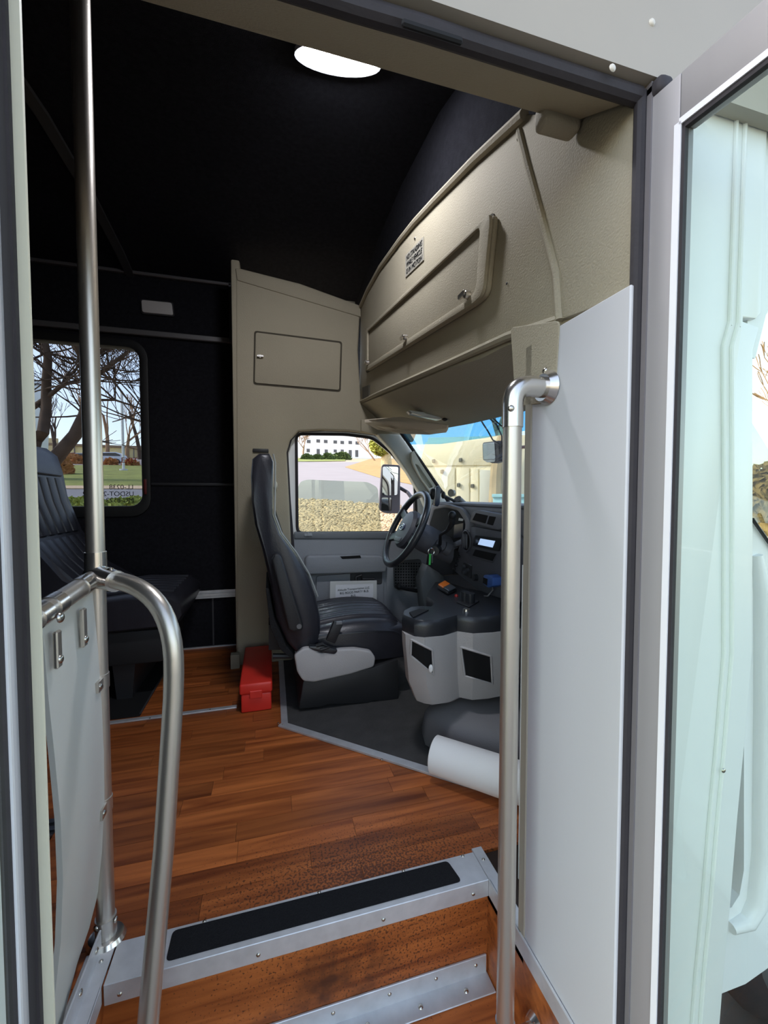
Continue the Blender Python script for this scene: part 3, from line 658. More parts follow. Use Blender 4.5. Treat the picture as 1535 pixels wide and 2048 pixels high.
# cushion with pleats
nx, ny = 14, 60; rows = []
for i in range(nx+1):
    u = i/nx; xx = .185+u*.395; r = []
    for j in range(ny+1):
        v = j/ny; yy = Y0+v*(Y1-Y0)
        zz = .338 + .020*math.sin(PI*min(1, u*1.05)) + .022*math.sin(PI*v) - .05*max(0, (u-.86)/.14)**2
        ed = min(v, 1-v)
        if ed > .14: zz += .009*(abs(math.sin((v-.14)/.72*PI*8))**.6 - .6)
        else: zz -= .010 + .030*(1-ed/.14)**3
        r.append((xx, yy, zz))
    rows.append(r)
cu = B().grid(rows)
cu.done('cushion_top', LEATH, seat, 60)
side = [(.185, .18), (.585, .18), (.596, .25), (.588, .305), (.578, .322), (.185, .322)]
B().prism([(a, Y0+.004, b) for a, b in side], (0, Y1-Y0-.008, 0)).bev(.012, 3).done('cushion', LEATH, seat)
cv = P2([(588, 1312), (594, 1345), (606, 1363), (628, 1365), (700, 1349), (748, 1334), (751, 1316), (742, 1303), (710, 1298), (668, 1300), (640, 1308), (626, 1296), (606, 1298)], y=Y0-.035)
B().prism(poly_round(cv, .012), (0, .035, 0)).bev(.008, 3, 40).done('side_cover', CONG, seat)
ct = P2([(616, 1293), (650, 1293), (676, 1300), (670, 1309), (646, 1306), (624, 1300)], y=Y0-.037)
B().prism(poly_round(ct, .01), (0, .03, 0)).bev(.006, 2, 40).done('buckle_boot', PLSHN, seat)
bc = P2([(668, 1243), (686, 1249), (670, 1288), (652, 1281)], y=Y0-.030)
B().prism(bc, (0, .022, 0)).bev(.004, 2).done('belt_buckle', PLBLK, seat)
p = at(678, 1246, y=Y0-.031); B().box((p.x-.012, p.y, p.z-.006), (p.x+.012, p.y+.02, p.z+.003)).done('buckle_release', mat('buckle_grey', (120, 120, 122), .4), seat)
B().tube([at(632, 1292, y=Y0-.03), at(645, 1288, y=Y0-.036), at(658, 1294, y=Y0-.034), at(640, 1300, y=Y0-.038)], .008, 8).done('buckle_cable', PLBLK, seat)
B().prism([at(597, 1419, y=Y0-.01), at(606, 1362, y=Y0-.01), at(745, 1335, y=Y0-.01), at(796, 1318, y=Y0-.01), at(797, 1403, y=Y0-.01), at(745, 1402, y=Y0-.01), at(735, 1407, y=Y0-.01), at(655, 1410, y=Y0-.01), at(640, 1415, y=Y0-.01)], (0, .40, 0)).bev(.006, 2, 40).done('pedestal', PLBLK, seat)
ar = P2([(543, 1120), (548, 1109), (556, 1108), (563, 1116), (606, 1250), (605, 1261), (585, 1265), (576, 1259)], y=Y0-.05)
arm = B().prism(ar, (0, .05, 0)).bev(.009, 3, 40).done('armrest', PLBLK, seat)
p = at(598, 1253, y=Y0-.051); B().cyl(p, p+Vector((0, .01, 0)), .010).done('pivot_cap', mat('pivot_grey', (110, 110, 112), .4, .5), arm)
pk = P2([(531, 1178), (537, 1176), (548, 1235), (572, 1290), (592, 1314), (588, 1322), (560, 1300), (540, 1255)], y=Y0+.02)
B().prism(pk, (0, .40, 0)).bev(.006, 2, 40).done('back_pocket', mat('pocket_mesh', (34, 34, 36), .9, bump=1.0, bscale=160), seat)
B().prism(P2([(537, 1250), (553, 1250), (560, 1300), (537, 1300)], y=Y0+.25), (0, .12, 0)).done('rear_slider', PLBLK, seat)
B().tube([at(545, 1312, y=Y0+.1), at(600, 1312, y=Y0+.1)], .012, 8).done('frame_tube', PLBLK, seat)
belt = B().prism(P2([(548, 1025), (551, 1020), (580, 1110), (560, 1100)], y=YC-.02), (0, .003, 0)).done('seat_belt', mat('belt_web', (92, 92, 88), .9), None, 0, label='grey seat belt webbing running down behind the driver seat', cat='seat belt')
B().ell(at(550, 970, y=YC-.025), (.012, .012, .022)).done('belt_anchor', mat('anchor_tan', (190, 184, 166), .6), belt)

# sign card propped behind the cushion
card = thing('sign_card', at(706, 1195, y=2.24), 'white printed card propped between driver seat and door', 'card')
YS = 2.235
kc = P2([(660, 1163), (753, 1161), (752, 1200), (752, 1240), (658, 1240)], y=YS)
B().prism(kc, (0, .006, 0)).bev(.0015, 1).done('sheet', WHTP, card)
kb = at(660, 1163, y=YS); ke = at(753, 1161, y=YS)
B().plate([kb+Vector((0, -.001, 0)), ke+Vector((0, -.001, 0)), Vector((ke.x, YS-.001, .28)), Vector((kb.x-.004, YS-.001, .28))],
          [[kb+Vector((.03, -.001, -.018)), ke+Vector((-.02, -.001, -.016)), Vector((ke.x-.022, YS-.001, .30)), Vector((kb.x+.026, YS-.001, .30))]], (0, .001, 0)).done('border', mat('card_border', (208, 208, 204), .5), card, 0)
for ln, px, py, sz in (('Altitude Transportation LLC', 707, 1179.5, .0155), ('BIG BOCO PARTY BUS', 708, 1186, .0160), ('BUS', 706, 1193, .0155)):
    o = at(px, py, y=YS-.0016)
    text_obj('lettering', ln, sz, frameM(o, (1, 0, .03), (0, 0, 1)), INK, card, 'CENTER')

# ================================================================== DRIVER DOOR
YDR = 2.34
door = B()
wo_ = [(583, 866), (700, 866), (752, 872), (790, 905), (838, 965), (842, 1066), (592, 1066)]
outl = [at(px, py, y=YDR) for px, py in ((576, 885), (592, 862), (700, 861), (757, 867), (797, 898), (850, 962), (870, 1000))] + [Vector((1.02, YDR, .0)), Vector((.10, YDR, .0))] + [at(580, 1090, y=YDR)]
wh = poly_round([at(px, py, y=YDR) for px, py in ((592, 868), (690, 869), (745, 876), (782, 906), (828, 962), (834, 1064), (594, 1066))], .035)
dr3 = B().plate(outl, [wh], (0, .04, 0)).done('door_3', FRP, None, 0, kind='structure')
B().tube([p+Vector((0, -.004, 0)) for p in wh]+[wh[0]+Vector((0, -.004, 0))], .009, 6).done('window_seal', RUBBER, dr3)
fo = [at(px, py, y=YC+.03) for px, py in ((590, 1180), (585, 1100), (577, 1000), (572, 905), (580, 878), (597, 861), (650, 859), (700, 861), (748, 867), (780, 885))]
B().tube(fo, .011, 8).done('door_seal', RUBBER, dr3)
# drop glass, half wound down
gl = poly_round([at(px, py, y=YDR+.022) for px, py in ((594, 1066), (592, 985), (600, 963), (615, 959), (735, 964), (755, 975), (763, 1066))], .02)
gl = [Vector((p.x, p.y, max(p.z, .675))) for p in gl]
B().prism(gl, (0, .004, 0)).done('drop_glass', GLS_G, dr3, 0)
B().prism([at(828, 935, y=YDR+.02), at(836, 945, y=YDR+.02), at(836, 1068, y=YDR+.02), at(828, 1068, y=YDR+.02)], (0, .02, 0)).done('division_bar', RUBBER, dr3, 0)
# inner trim
YT = 2.325
z_s = at(690, 1066, y=YT).z
B().prism([(at(586, 1066, y=YT).x, YT, .06), (1.0, YT, .06), (1.0, YT, z_s), (at(586, 1066, y=YT).x, YT, z_s)], (0, .02, 0)).bev(.004, 2).done('inner_trim', DOORG, dr3)
B().prism(P2([(588, 1064), (880, 1064), (880, 1078), (588, 1078)], y=YT-.008), (0, .03, 0)).bev(.006, 3).done('sill_cap', mat('sill_grey', (110, 114, 118), .5), dr3)
p = at(616, 1069, y=YT-.012); B().box((p.x-.022, p.y-.004, p.z-.010), (p.x+.022, p.y+.01, p.z+.006)).bev(.003, 1).box((p.x-.003, p.y-.008, p.z-.006), (p.x+.003, p.y, p.z+.012)).done('lock_button', mat('lock_grey', (150, 156, 160), .5), dr3)
B().prism(P2([(610, 1120), (615, 1112), (715, 1110), (760, 1112), (775, 1120), (772, 1145), (620, 1150), (610, 1146)], y=YT-.05), (0, .06, 0)).bev(.012, 3, 40).done('armrest', DOORG, dr3)
B().prism(P2([(680, 1113), (720, 1111), (722, 1116), (684, 1118)], y=YT-.052), (0, .01, 0)).done('armrest_slot', HOLE, dr3, 0)
B().prism(poly_round(P2([(632, 1152), (768, 1142), (768, 1240), (632, 1240)], y=YT-.012), .02), (0, .02, 0)).bev(.005, 2, 40).done('lower_panel', DOORG, dr3)
B().prism(poly_round(P2([(700, 1145), (764, 1140), (764, 1168), (700, 1172)], y=YT-.016), .01), (0, .01, 0)).bev(.002, 1).done('handle_recess', mat('recess_grey', (58, 59, 61), .7), dr3)
B().tube(P2([(712, 1166), (712, 1154), (722, 1150), (724, 1158), (748, 1158)], y=YT-.035), .008, 8).done('door_handle', PLBLK, dr3)
sp = B().prism(poly_round(P2([(786, 1122), (842, 1118), (846, 1160), (828, 1178), (788, 1178)], y=YT-.010), .02), (0, .02, 0)).bev(.003, 2, 40).done('speaker_grille', mat('grille_grey', (72, 73, 75), .7), dr3)
gh = B()
for i in range(10):
    for j in range(9):
        c = at(791+i*5.2, 1127+j*5.6, y=YT-.0105)
        if not (i > 7 and j > 6): gh.box((c.x-.0045, c.y-.001, c.z-.0045), (c.x+.0045, c.y+.002, c.z+.0045))
gh.done('grille_holes', HOLE, sp, 0, kind='stuff')
B().prism(P2([(772, 1080), (870, 1080), (870, 1240), (772, 1240)], y=YT-.004), (0, .015, 0)).bev(.004, 2).done('forward_panel', DOORG, dr3)
B().tube(P2([(800, 1174), (812, 1178), (838, 1182)], y=YT-.05), [.014, .011, .012], 10).ell(at(798, 1173, y=YT-.045), (.02, .02, .02)).done('window_crank', PLBLK, dr3)
# outside mirror on the driver door
mr = thing('wing_mirror', at(780, 980, y=2.62), 'tall split door mirror outside the driver window', 'mirror')
YM = 2.62
mb = poly_round(P2([(763, 928), (800, 930), (800, 1027), (770, 1027), (757, 1020)], y=YM), .02)
B().prism(mb, (.02, .09, 0)).bev(.008, 3, 40).done('housing', mat('mirror_housing', (74, 70, 78), .6), mr)
B().prism(poly_round(P2([(765, 933), (796, 934), (794, 990), (764, 991)], y=YM-.004), .012), (0, .004, 0)).done('flat_glass', MIRR, mr, 0)
B().prism(poly_round(P2([(763, 995), (784, 995), (783, 1022), (762, 1021)], y=YM-.004), .01), (0, .004, 0)).done('convex_glass', MIRR, mr, 0)
B().tube([at(798, 975, y=YM+.04), at(815, 985, y=YM-.02), at(826, 1000, y=2.40)], .012, 8).done('arm', mat('mirror_housing', (74, 70, 78), .6), mr)

# ---- A pillar
ap = thing('windscreen_pillar', (.9, 2.25, .84), 'slanted grey windscreen pillar trim beside the driver window', 'pillar trim')
pf = [(752, 866), (800, 868), (820, 895), (862, 952), (905, 1005), (915, 1040), (862, 1040), (842, 990), (815, 945), (785, 902)]
B().prism(P2(pf, y=2.255), (0, .06, 0)).bev(.012, 3, 40).done('trim', PILG, ap)
gr = [(822, 905), (830, 900), (838, 912), (862, 950), (880, 972), (874, 990), (862, 986), (840, 955), (824, 925)]
gh_ = poly_round(P2(gr, y=2.215), .02)
gi = poly_round(P2([(829, 927), (836, 930), (866, 974), (858, 977), (842, 955)], y=2.215), .01)
B().plate(gh_, [gi], (0, .035, 0)).bev(.006, 2, 50).done('grab_handle', PILG, ap)

# ================================================================== DASHBOARD
XD = .90
dash = thing('dashboard', (XD, 1.5, .3), 'dark grey dashboard with vents, radio and instrument cluster', 'dashboard')
pr = [(XD, .845), (XD+.02, .860), (1.05, .866), (1.24, .845), (1.24, .30), (XD+.14, .30), (XD+.06, .42), (XD+.015, .60), (XD+.0, .80)]
B().prism([(a, .82, b) for a, b in pr], (0, 1.42, 0)).bev(.012, 3, 25).done('body', DASH, dash)
# passenger-side top pad line
B().tube([(XD+.012, .84, .853), (XD+.012, 2.18, .853)], .010, 8).done('top_edge', mat('dash_edge', (82, 84, 90), .5), dash)
def onx(pts, off): return [at(px, py, x=XD-off) for px, py in pts]
cl = onx([(868, 1020), (890, 1016), (915, 1022), (930, 1045), (926, 1075), (905, 1085), (862, 1075), (858, 1050)], .012)
B().prism(poly_round(cl, .02), (.012, 0, 0)).done('instrument_cluster', HOLE, dash, 0)
hb = onx([(862, 1013), (892, 1008), (922, 1016), (940, 1042), (934, 1084), (905, 1096), (855, 1085), (850, 1045)], .02)
B().plate(poly_round(hb, .03), [poly_round(cl, .02)], (.035, 0, 0)).bev(.006, 2, 40).done('cluster_hood', DASH, dash)
B().prism(poly_round(onx([(908, 1050), (926, 1046), (924, 1074), (906, 1076)], .016), .008), (.004, 0, 0)).done('gauge_panel', mat('gauge', (52, 54, 66), .3), dash, 0)
B().prism(onx([(917, 1036), (925, 1038), (924, 1042), (916, 1041)], .018), (.004, 0, 0)).done('warning_tag', PAPER, dash, 0)
# centre stack panel
cs = onx([(925, 1058), (940, 1052), (1040, 1070), (1060, 1190), (1030, 1206), (960, 1185), (905, 1140)], .014)
B().prism(poly_round(cs, .03), (.02, 0, 0)).bev(.005, 2, 40).done('centre_stack', DASH2, dash)
pod = onx([(944, 1024), (955, 1020), (1008, 1030), (1010, 1040), (996, 1060), (938, 1044)], .03)
B().prism(poly_round(pod, .012), (.06, 0, 0)).bev(.006, 2, 40).done('switch_pod', DASH, dash)
for q_ in ([(951, 1026), (975, 1031), (970, 1047), (944, 1040)], [(978, 1032), (991, 1034), (985, 1051), (973, 1048)]):
    B().prism(poly_round(onx(q_, .031), .004), (.004, 0, 0)).done('pod_recess', HOLE, dash, 0)
def ring_on(px, py, r, off, name, m, parent, tube=.006):
    c = at(px, py, x=XD-off); pts = [c+Vector((0, r*math.cos(2*PI*k/20), r*1.15*math.sin(2*PI*k/20))) for k in range(21)]
    return B().tube(pts, tube, 8).done(name, m, parent)
for px, py in ((932, 1082), (1016, 1112)):
    c = at(px, py, x=XD-.016); v_ = B().ell(c, (.008, .040, .048), 20, 10).done('air_vent', HOLE, dash)
    ring_on(px, py, .042, .018, 'vent_ring', mat('dash_edge', (82, 84, 90), .5), v_, .005)
    for k in (-1, 0, 1): B().ell(c+Vector((-.007, k*.018, 0)), (.006, .006, .036), 8, 6).done('vane', mat('vane_grey', (96, 99, 106), .4), v_)
rd = onx([(950, 1070), (1004, 1077), (996, 1103), (944, 1092)], .020)
radio = B().prism(poly_round(rd, .004), (.012, 0, 0)).bev(.002, 1).done('radio', PLSHN, dash)
B().prism(onx([(960, 1077), (989, 1082), (984, 1095), (955, 1089)], .0215), (.002, 0, 0)).done('display', emit('radio_display', (170, 195, 230), .22), radio, 0)
c = at(954, 1081, x=XD-.022); B().cyl(c+Vector((.01, 0, 0)), c-Vector((.014, 0, 0)), .012).done('volume_knob', mat('knob_grey', (70, 72, 78), .3), radio)
rv = onx([(942, 1096), (992, 1107), (984, 1126), (936, 1113)], .018)
B().prism(poly_round(rv, .004), (.008, 0, 0)).bev(.002, 1).done('pocket_frame', mat('dash_edge', (82, 84, 90), .5), dash)
B().prism(onx([(950, 1099), (991, 1108), (984, 1122), (944, 1111)], .0195), (.003, 0, 0)).done('pocket_shade', HOLE, dash, 0)  # near-black plate stands in for the shade inside the pocket
for k, (px, py) in enumerate(((917, 1113), (914, 1121), (911, 1130), (908, 1138))):
    c = at(px, py, x=XD-.018); B().ell(c, (.008, .012, .009), 10, 6).done('toggle', PLSHN, dash)
cc = onx([(926, 1124), (943, 1131), (941, 1158), (921, 1147)], .017)
B().prism(poly_round(cc, .006), (.006, 0, 0)).bev(.002, 1).done('climate_panel', PLSHN, dash)
for px, py in ((928, 1133), (936, 1140), (930, 1145)):
    c = at(px, py, x=XD-.019); B().cyl(c+Vector((.01, 0, 0)), c-Vector((.012, 0, 0)), .010, .008).done('climate_knob', mat('knob_grey', (70, 72, 78), .3), dash)
c = at(951, 1155, x=XD-.018); B().cyl(c+Vector((.01, 0, 0)), c-Vector((.012, 0, 0)), .016, .014).done('headlamp_knob', PLSHN, dash)
# blue charger plugged in
ch_ = thing('blue_charger', at(973, 1162, x=XD-.04), 'small blue gauge plug fitted into the dashboard socket', 'charger')
B().prism(poly_round(onx([(966, 1150), (976, 1149), (985, 1156), (984, 1172), (975, 1176), (965, 1168)], .055), .006), (.045, 0, 0)).bev(.004, 2, 40).done('housing', mat('blue_plastic', (72, 108, 180), .35), ch_)
B().prism(onx([(966, 1155), (974, 1158), (973, 1171), (965, 1166)], .0565), (.002, 0, 0)).done('screen', HOLE, ch_, 0)
B().tube([at(984, 1170, x=XD-.03), at(985, 1180, x=XD-.05), at(975, 1192, x=XD-.06), at(965, 1192, x=XD-.04), at(966, 1184, x=XD-.01)], .003, 6).done('cable', mat('cable_grey', (130, 130, 132), .5), ch_)

# ---- steering column and wheel
wc = at(811, 1057, y=1.945)
axis = Vector((-math.cos(math.radians(27)), 0, math.sin(math.radians(27))))
e1 = Vector((math.sin(math.radians(27)), 0, math.cos(math.radians(27)))); e2 = Vector((0, 1, 0))
sw = thing('steering_wheel', wc, 'black four spoke steering wheel on the dark grey column', 'steering wheel')
R_ = .193
pts = [wc+e1*R_*math.sin(2*PI*k/40)+e2*R_*math.cos(2*PI*k/40) for k in range(41)]
B().tube(pts, .0165, 12).done('rim', PLSHN, sw)
for a in (28, 152, -22, 202):
    dd = e1*math.sin(math.radians(a))+e2*math.cos(math.radians(a)); t_ = dd.cross(axis)
    B().loft([[wc+dd*r-axis*o_+t_*wd*s1+axis*.010*s2 for s1, s2 in ((-1, -1), (1, -1), (1, 1), (-1, 1))] for r, o_, wd in ((.06, .012, .030), (.12, .016, .022), (.186, .0, .020))]).bev(.005, 2).done('spoke', PLSHN, sw)
hubr = [[wc - axis*o_ + e1*ry*(math.sin(2*PI*k/28))+e2*rx*math.cos(2*PI*k/28) for k in range(28)] for rx, ry, o_ in ((.07, .08, .05), (.095, .098, .03), (.098, .10, .005), (.085, .088, -.012), (.05, .05, -.018), (.005, .005, -.019))]
hub = B().loft(hubr).done('hub_pad', mat('hub_grey', (72, 73, 80), .5, bump=.15, bscale=300), sw)
be = [[wc + axis*o_ + e1*.017*s_*math.sin(2*PI*k/24)+e2*.034*s_*math.cos(2*PI*k/24) for k in range(24)] for s_, o_ in ((1, .015), (1, .021), (.8, .023))]
bd = B().loft(be).done('oval_badge', mat('badge_blue', (40, 60, 110), .3), sw)
be = [wc + axis*.0225 + e1*.0165*math.sin(2*PI*k/24)+e2*.033*math.cos(2*PI*k/24) for k in range(25)]
B().tube(be, .002, 6).tube([wc+axis*.024+e1*(.006*math.sin(t*5))+e2*(-.022+.044*t) for t in [k/12 for k in range(13)]], .0022, 6).done('badge_script', STEELX, bd)
B().prism([wc+axis*.008+e1*a+e2*b for a, b in ((-.052, -.05), (-.052, .05), (-.075, .045), (-.075, -.045))], axis*.010).bev(.003, 2).done('hub_label', mat('dash_edge', (82, 84, 90), .5), sw)
colm = thing('steering_column', wc-axis*.1, 'dark grey steering column shroud with stalk and ignition', 'steering column')
B().tube([wc-axis*.035, wc-axis*.12, wc-axis*.20, wc-axis*.30], [.062, .070, .066, .060], 18).done('shroud', DASH2, colm)
sk_ = wc-axis*.17-Vector((0, .055, .0))
B().cyl(sk_+Vector((0, .03, 0)), sk_-Vector((0, .03, 0)), .030, .026).cyl(sk_+axis*-.03, sk_+axis*-.06, .03, .035).done('lever_boot', DASH2, colm)
s0, s1 = at(889, 1066, y=1.82), at(902, 1048, y=1.72)
B().tube([sk_-Vector((0, .02, 0)), at(880, 1070, y=1.80), at(893, 1062, y=1.77), at(903, 1047, y=1.74), at(903, 1037, y=1.74)], [.009, .007, .008, .013, .016], 10).ell(at(904, 1031, y=1.735), (.019, .019, .021)).done('gear_lever', PLBLK, colm)
ig = at(868, 1100, y=1.84)
B().cyl(ig+Vector((.03, .04, 0)), ig-Vector((.012, .03, 0)), .026, .022).done('ignition_lock', PLSHN, colm)
ky = thing('key_bunch', at(861, 1112, y=1.79), 'ring of keys with green tag hanging from the ignition', 'keys')
kc_ = at(862, 1103, y=1.795)
B().tube([kc_+Vector((.015*math.cos(2*PI*k/18), 0, .015*math.sin(2*PI*k/18))) for k in range(19)], .0028, 6).done('key_ring', STEELX, ky)
B().prism(P2([(858, 1108), (862, 1108), (861, 1130), (857, 1130)], y=1.79), (0, .004, 0)).bev(.001, 1).done('green_tag', mat('green_tag', (70, 190, 90), .5), ky)
B().prism(P2([(863, 1108), (865.5, 1108), (865, 1126), (863, 1126)], y=1.785), (0, .003, 0)).done('key', STEELX, ky, 0)
# knee panel below column
B().prism(onx([(858, 1078), (905, 1096), (918, 1105), (904, 1150), (885, 1152), (850, 1130)], .018), (.05, 0, 0)).bev(.01, 2, 40).done('knee_panel', mat('knee_dark', (38, 39, 43), .7), dash)
B().prism(P2([(855, 1130), (868, 1140), (905, 1165), (900, 1200), (850, 1240), (842, 1160)], y=2.18), (0, .10, 0)).bev(.006, 2, 40).done('kick_panel', DOORG, dash)
# phone on holder
ph = thing('phone_holder', at(905, 1000, y=2.05), 'black phone in a suction mount on dashboard corner', 'phone holder')
B().prism(poly_round(P2([(871, 974), (877, 971), (882, 975), (879, 1008), (875, 1014), (868, 1010)], y=1.98), .008), (.01, .05, 0)).bev(.004, 2, 40).done('phone', mat('phone_blue_black', (52, 58, 74), .25), ph)
B().ell(at(866, 988, y=2.02), (.022, .02, .03)).ell(at(886, 990, y=2.02), (.012, .015, .02)).done('cradle', PLBLK, ph)
B().tube([at(885, 990, y=2.03), at(893, 994, y=2.04), at(908, 1002, y=2.06)], .008, 8).done('arm', PLBLK, ph)
c = at(917, 1004, y=2.06); B().cyl(c+Vector((.02, .01, -.015)), c+Vector((-.012, 0, .014)), .030, .026, 20).done('suction_cup', mat('cup_grey', (66, 62, 58), .4), ph)
c = at(901, 986, y=2.12); B().cyl(c, c+Vector((.02, .01, 0)), .022, .018, 16).done('rear_cup', mat('cup_grey2', (120, 122, 116), .4), ph)

# ---- windscreen
rows = []
for t in (0, .2, .28, .6, 1): rows.append([Vector(a).lerp(Vector(b), t) for a, b in zip(WT, WB)])
ws = B().grid(rows[1:]).done('window_2', GLS_W, None, kind='structure')
B().grid(rows[:2]).done('shade_band', GLS_B, ws)
B().tube([Vector(a)+Vector((-.01, 0, 0)) for a in WT], .012, 8).done('top_gasket', RUBBER, ws)
B().tube([Vector(WT[0]).lerp(Vector(WB[0]), t)+Vector((0, -.01, 0)) for t in (0, .3, .6, 1)], .010, 8).done('side_gasket', RUBBER, ws)
# hood mirror seen through the windscreen
hm = thing('hood_mirror', at(985, 903, x=1.5), 'small square fender mirror on an arm ahead of the windscreen', 'mirror')
XM = 1.45
mb = poly_round(P2([(963, 885), (996, 881), (999, 922), (982, 927), (964, 921)], x=XM), .02)
B().prism(mb, (.06, 0, 0)).bev(.012, 3, 40).done('housing', PLBLK, hm)
B().prism(poly_round(P2([(965, 887), (988, 884), (990, 918), (966, 919)], x=XM-.004), .015), (.004, 0, 0)).done('glass', MIRR, hm, 0)
B().prism(poly_round(P2([(966, 920), (990, 919), (988, 924), (974, 925)], x=XM-.004), .008), (.004, 0, 0)).done('lower_glass', mat('mirror_frost', (180, 190, 190), .2), hm, 0)
B().tube([at(997, 900, x=XM+.04), at(1012, 897, x=XM+.04), at(1060, 893, x=XM+.04)], .010, 8).done('arm', mat('arm_red_grey', (120, 70, 64), .5), hm)
wr = thing('overhead_cables', at(985, 850, x=1.0), 'thin black cables dangling at the windscreen top', 'cables')
B().tube([at(962, 842, x=.93), at(975, 862, x=.96), at(985, 880, x=1.0), at(1009, 893, x=1.05)], .0035, 6).done('cable', PLBLK, wr)
B().tube([at(980, 838, x=.93), at(993, 850, x=.95), at(1003, 872, x=1.0), at(1002, 905, x=1.05), at(994, 922, x=1.1)], .0035, 6).done('cable', PLBLK, wr)
B().tube([at(985, 836, x=.93), at(1000, 850, x=.94), at(1020, 866, x=.96)], .003, 6).done('cable', PLBLK, wr)

# ================================================================== ENGINE CONSOLE
con = thing('engine_console', (.7, 1.45, .1), 'grey engine cover console with glossy black top and two pockets', 'console')
ZC = .485
topo = [(870, 1163), (858, 1180), (852, 1192), (864, 1200), (868, 1207), (861, 1213), (840, 1212), (820, 1214), (806, 1221), (804, 1230), (828, 1240), (848, 1242), (885, 1239), (914, 1231), (946, 1235), (985, 1233), (1040, 1226), (1060, 1200), (985, 1185), (930, 1175), (895, 1163)]
tp = [at(px, py, z=ZC) for px, py in topo]
ctr = sum((Vector(p) for p in tp), Vector())/len(tp)
def sc(L, k, z, dx=0, dy=0): return [Vector((ctr.x+(p.x-ctr.x)*k+dx, ctr.y+(p.y-ctr.y)*k+dy, z)) for p in L]
cap_ = B().loft([sc(tp, 1.0, ZC-.058), sc(tp, 1.01, ZC-.02), sc(tp, .995, ZC-.006), sc(tp, .97, ZC)])
capo = cap_.done('black_top', PLSHN, con)
hull = [(852, 1192), (808, 1220), (803, 1230), (810, 1237), (828, 1241), (848, 1243), (885, 1240), (914, 1232), (946, 1236), (985, 1234), (1042, 1227), (1060, 1200), (930, 1175)]
hp = [at(px, py, z=ZC) for px, py in hull]
body = B().loft([sc(hp, .72, .14, .06, .06), sc(hp, .86, .17, .03, .03), sc(hp, .955, .26, .01, .01), sc(hp, .99, ZC-.09), sc(hp, .995, ZC-.055)]).done('grey_shell', CONG, con, 25)
# pockets: dark sheets on the shell stand in for the shade inside
from mathutils.bvhtree import BVHTree
bv = BVHTree.FromPolygons([v.co.copy() for v in body.data.vertices], [list(f.vertices) for f in body.data.polygons])
def onshell(px, py, off):
    v = (fw + rt*((px-767.5)/FPX) + dn*((py-1024)/FPX)).normalized(); h = bv.ray_cast(CP, v)
    return (h[0]-v*off) if h[0] is not None else CP+v*1.6
def dens(L, k=4):
    return [(a_[0]+(b_[0]-a_[0])*t/k, a_[1]+(b_[1]-a_[1])*t/k) for a_, b_ in zip(L, L[1:]+L[:1]) for t in range(k)]
for Q in ([(822, 1279), (864, 1300), (867, 1350), (821, 1311)], [(921, 1294), (981, 1312), (984, 1368), (929, 1352)]):
    n_ = 14; rows = []
    for i in range(n_+1):
        r_ = []
        for j in range(n_+1):
            u_, v_ = i/n_, j/n_
            r_.append(tuple((Q[0][k]*(1-u_)+Q[1][k]*u_)*(1-v_)+(Q[3][k]*(1-u_)+Q[2][k]*u_)*v_ for k in (0, 1)))
        rows.append(r_)
    B().grid([[onshell(px, py, .0025) for px, py in r_] for r_ in rows]).done('pocket_shade', HOLE, con, 60)
    rim_ = rows[0]+[r_[-1] for r_ in rows[1:]]+list(reversed(rows[-1]))[1:]+[r_[0] for r_ in reversed(rows)][1:]
    B().tube([onshell(px, py, .003) for px, py in rim_], .004, 6).done('pocket_lip', CONG, con)
p_ = onshell(861, 1337, .012); B().ell(p_, (.008, .006, .014), 8, 6).done('tissue', PAPER, con)
# things on top
rk = [at(874, 1177, z=ZC+.004), at(891, 1167, z=ZC+.004), at(913, 1182, z=ZC+.004), at(895, 1190, z=ZC+.004)]
sb = B().prism(rk, (0, 0, .010)).bev(.003, 2).done('rocker_switch_bezel', PLBLK, con)
mid1, mid2 = (rk[0]+rk[3])/2, (rk[1]+rk[2])/2
B().prism([q+Vector((0, 0, .010)) for q in (rk[0].lerp(rk[1], .1), rk[0].lerp(rk[1], .9), mid1.lerp(mid2, .9), mid1.lerp(mid2, .1))], (0, 0, .008)).bev(.002, 1).done('amber_rocker', mat('amber', (225, 120, 40), .4), sb)
B().prism([q+Vector((0, 0, .010)) for q in (mid1.lerp(mid2, .1), mid1.lerp(mid2, .9), rk[3].lerp(rk[2], .9), rk[3].lerp(rk[2], .1))], (0, 0, .008)).bev(.002, 1).done('black_rocker', mat('rocker_grey', (70, 74, 80), .35), sb)
pl = [at(912, 1206, z=ZC), at(930, 1196, z=ZC), at(958, 1204, z=ZC), at(938, 1216, z=ZC)]
sp_ = B().prism(pl, (0, 0, .005)).bev(.001, 1).done('knob_plate', PLBLK, con)
for px, py in ((929, 1204), (940, 1208)):
    c = at(px, py, z=ZC); B().cyl(c, c+Vector((0, 0, .042)), .016, .0175, 18).done('knob', PLSHN, sp_)
c = at(912, 1193, z=ZC); B().ell(c, (.008, .008, .010)).done('red_lamp', mat('red_lamp', (150, 30, 26), .3), con)
c = at(932, 1222, z=ZC); B().cyl(c, c+Vector((0, 0, .008)), .013, .012, 14).done('chrome_lock', STEELX, con)
for px, py, sx in ((833, 1230, .018), (829, 1238, .010)):
    c = at(px, py, z=ZC-.02)+Vector((-.035, -.035, -.01)); B().ell(c, (.006, .010, sx), 8, 6).done('switch_stub', STEELX, con)
B().prism([at(px, py, z=ZC+.001) for px, py in ((818, 1226), (838, 1219), (857, 1221), (838, 1230), (826, 1236))], (0, 0, .003)).done('cup_recess', HOLE, con, 0)

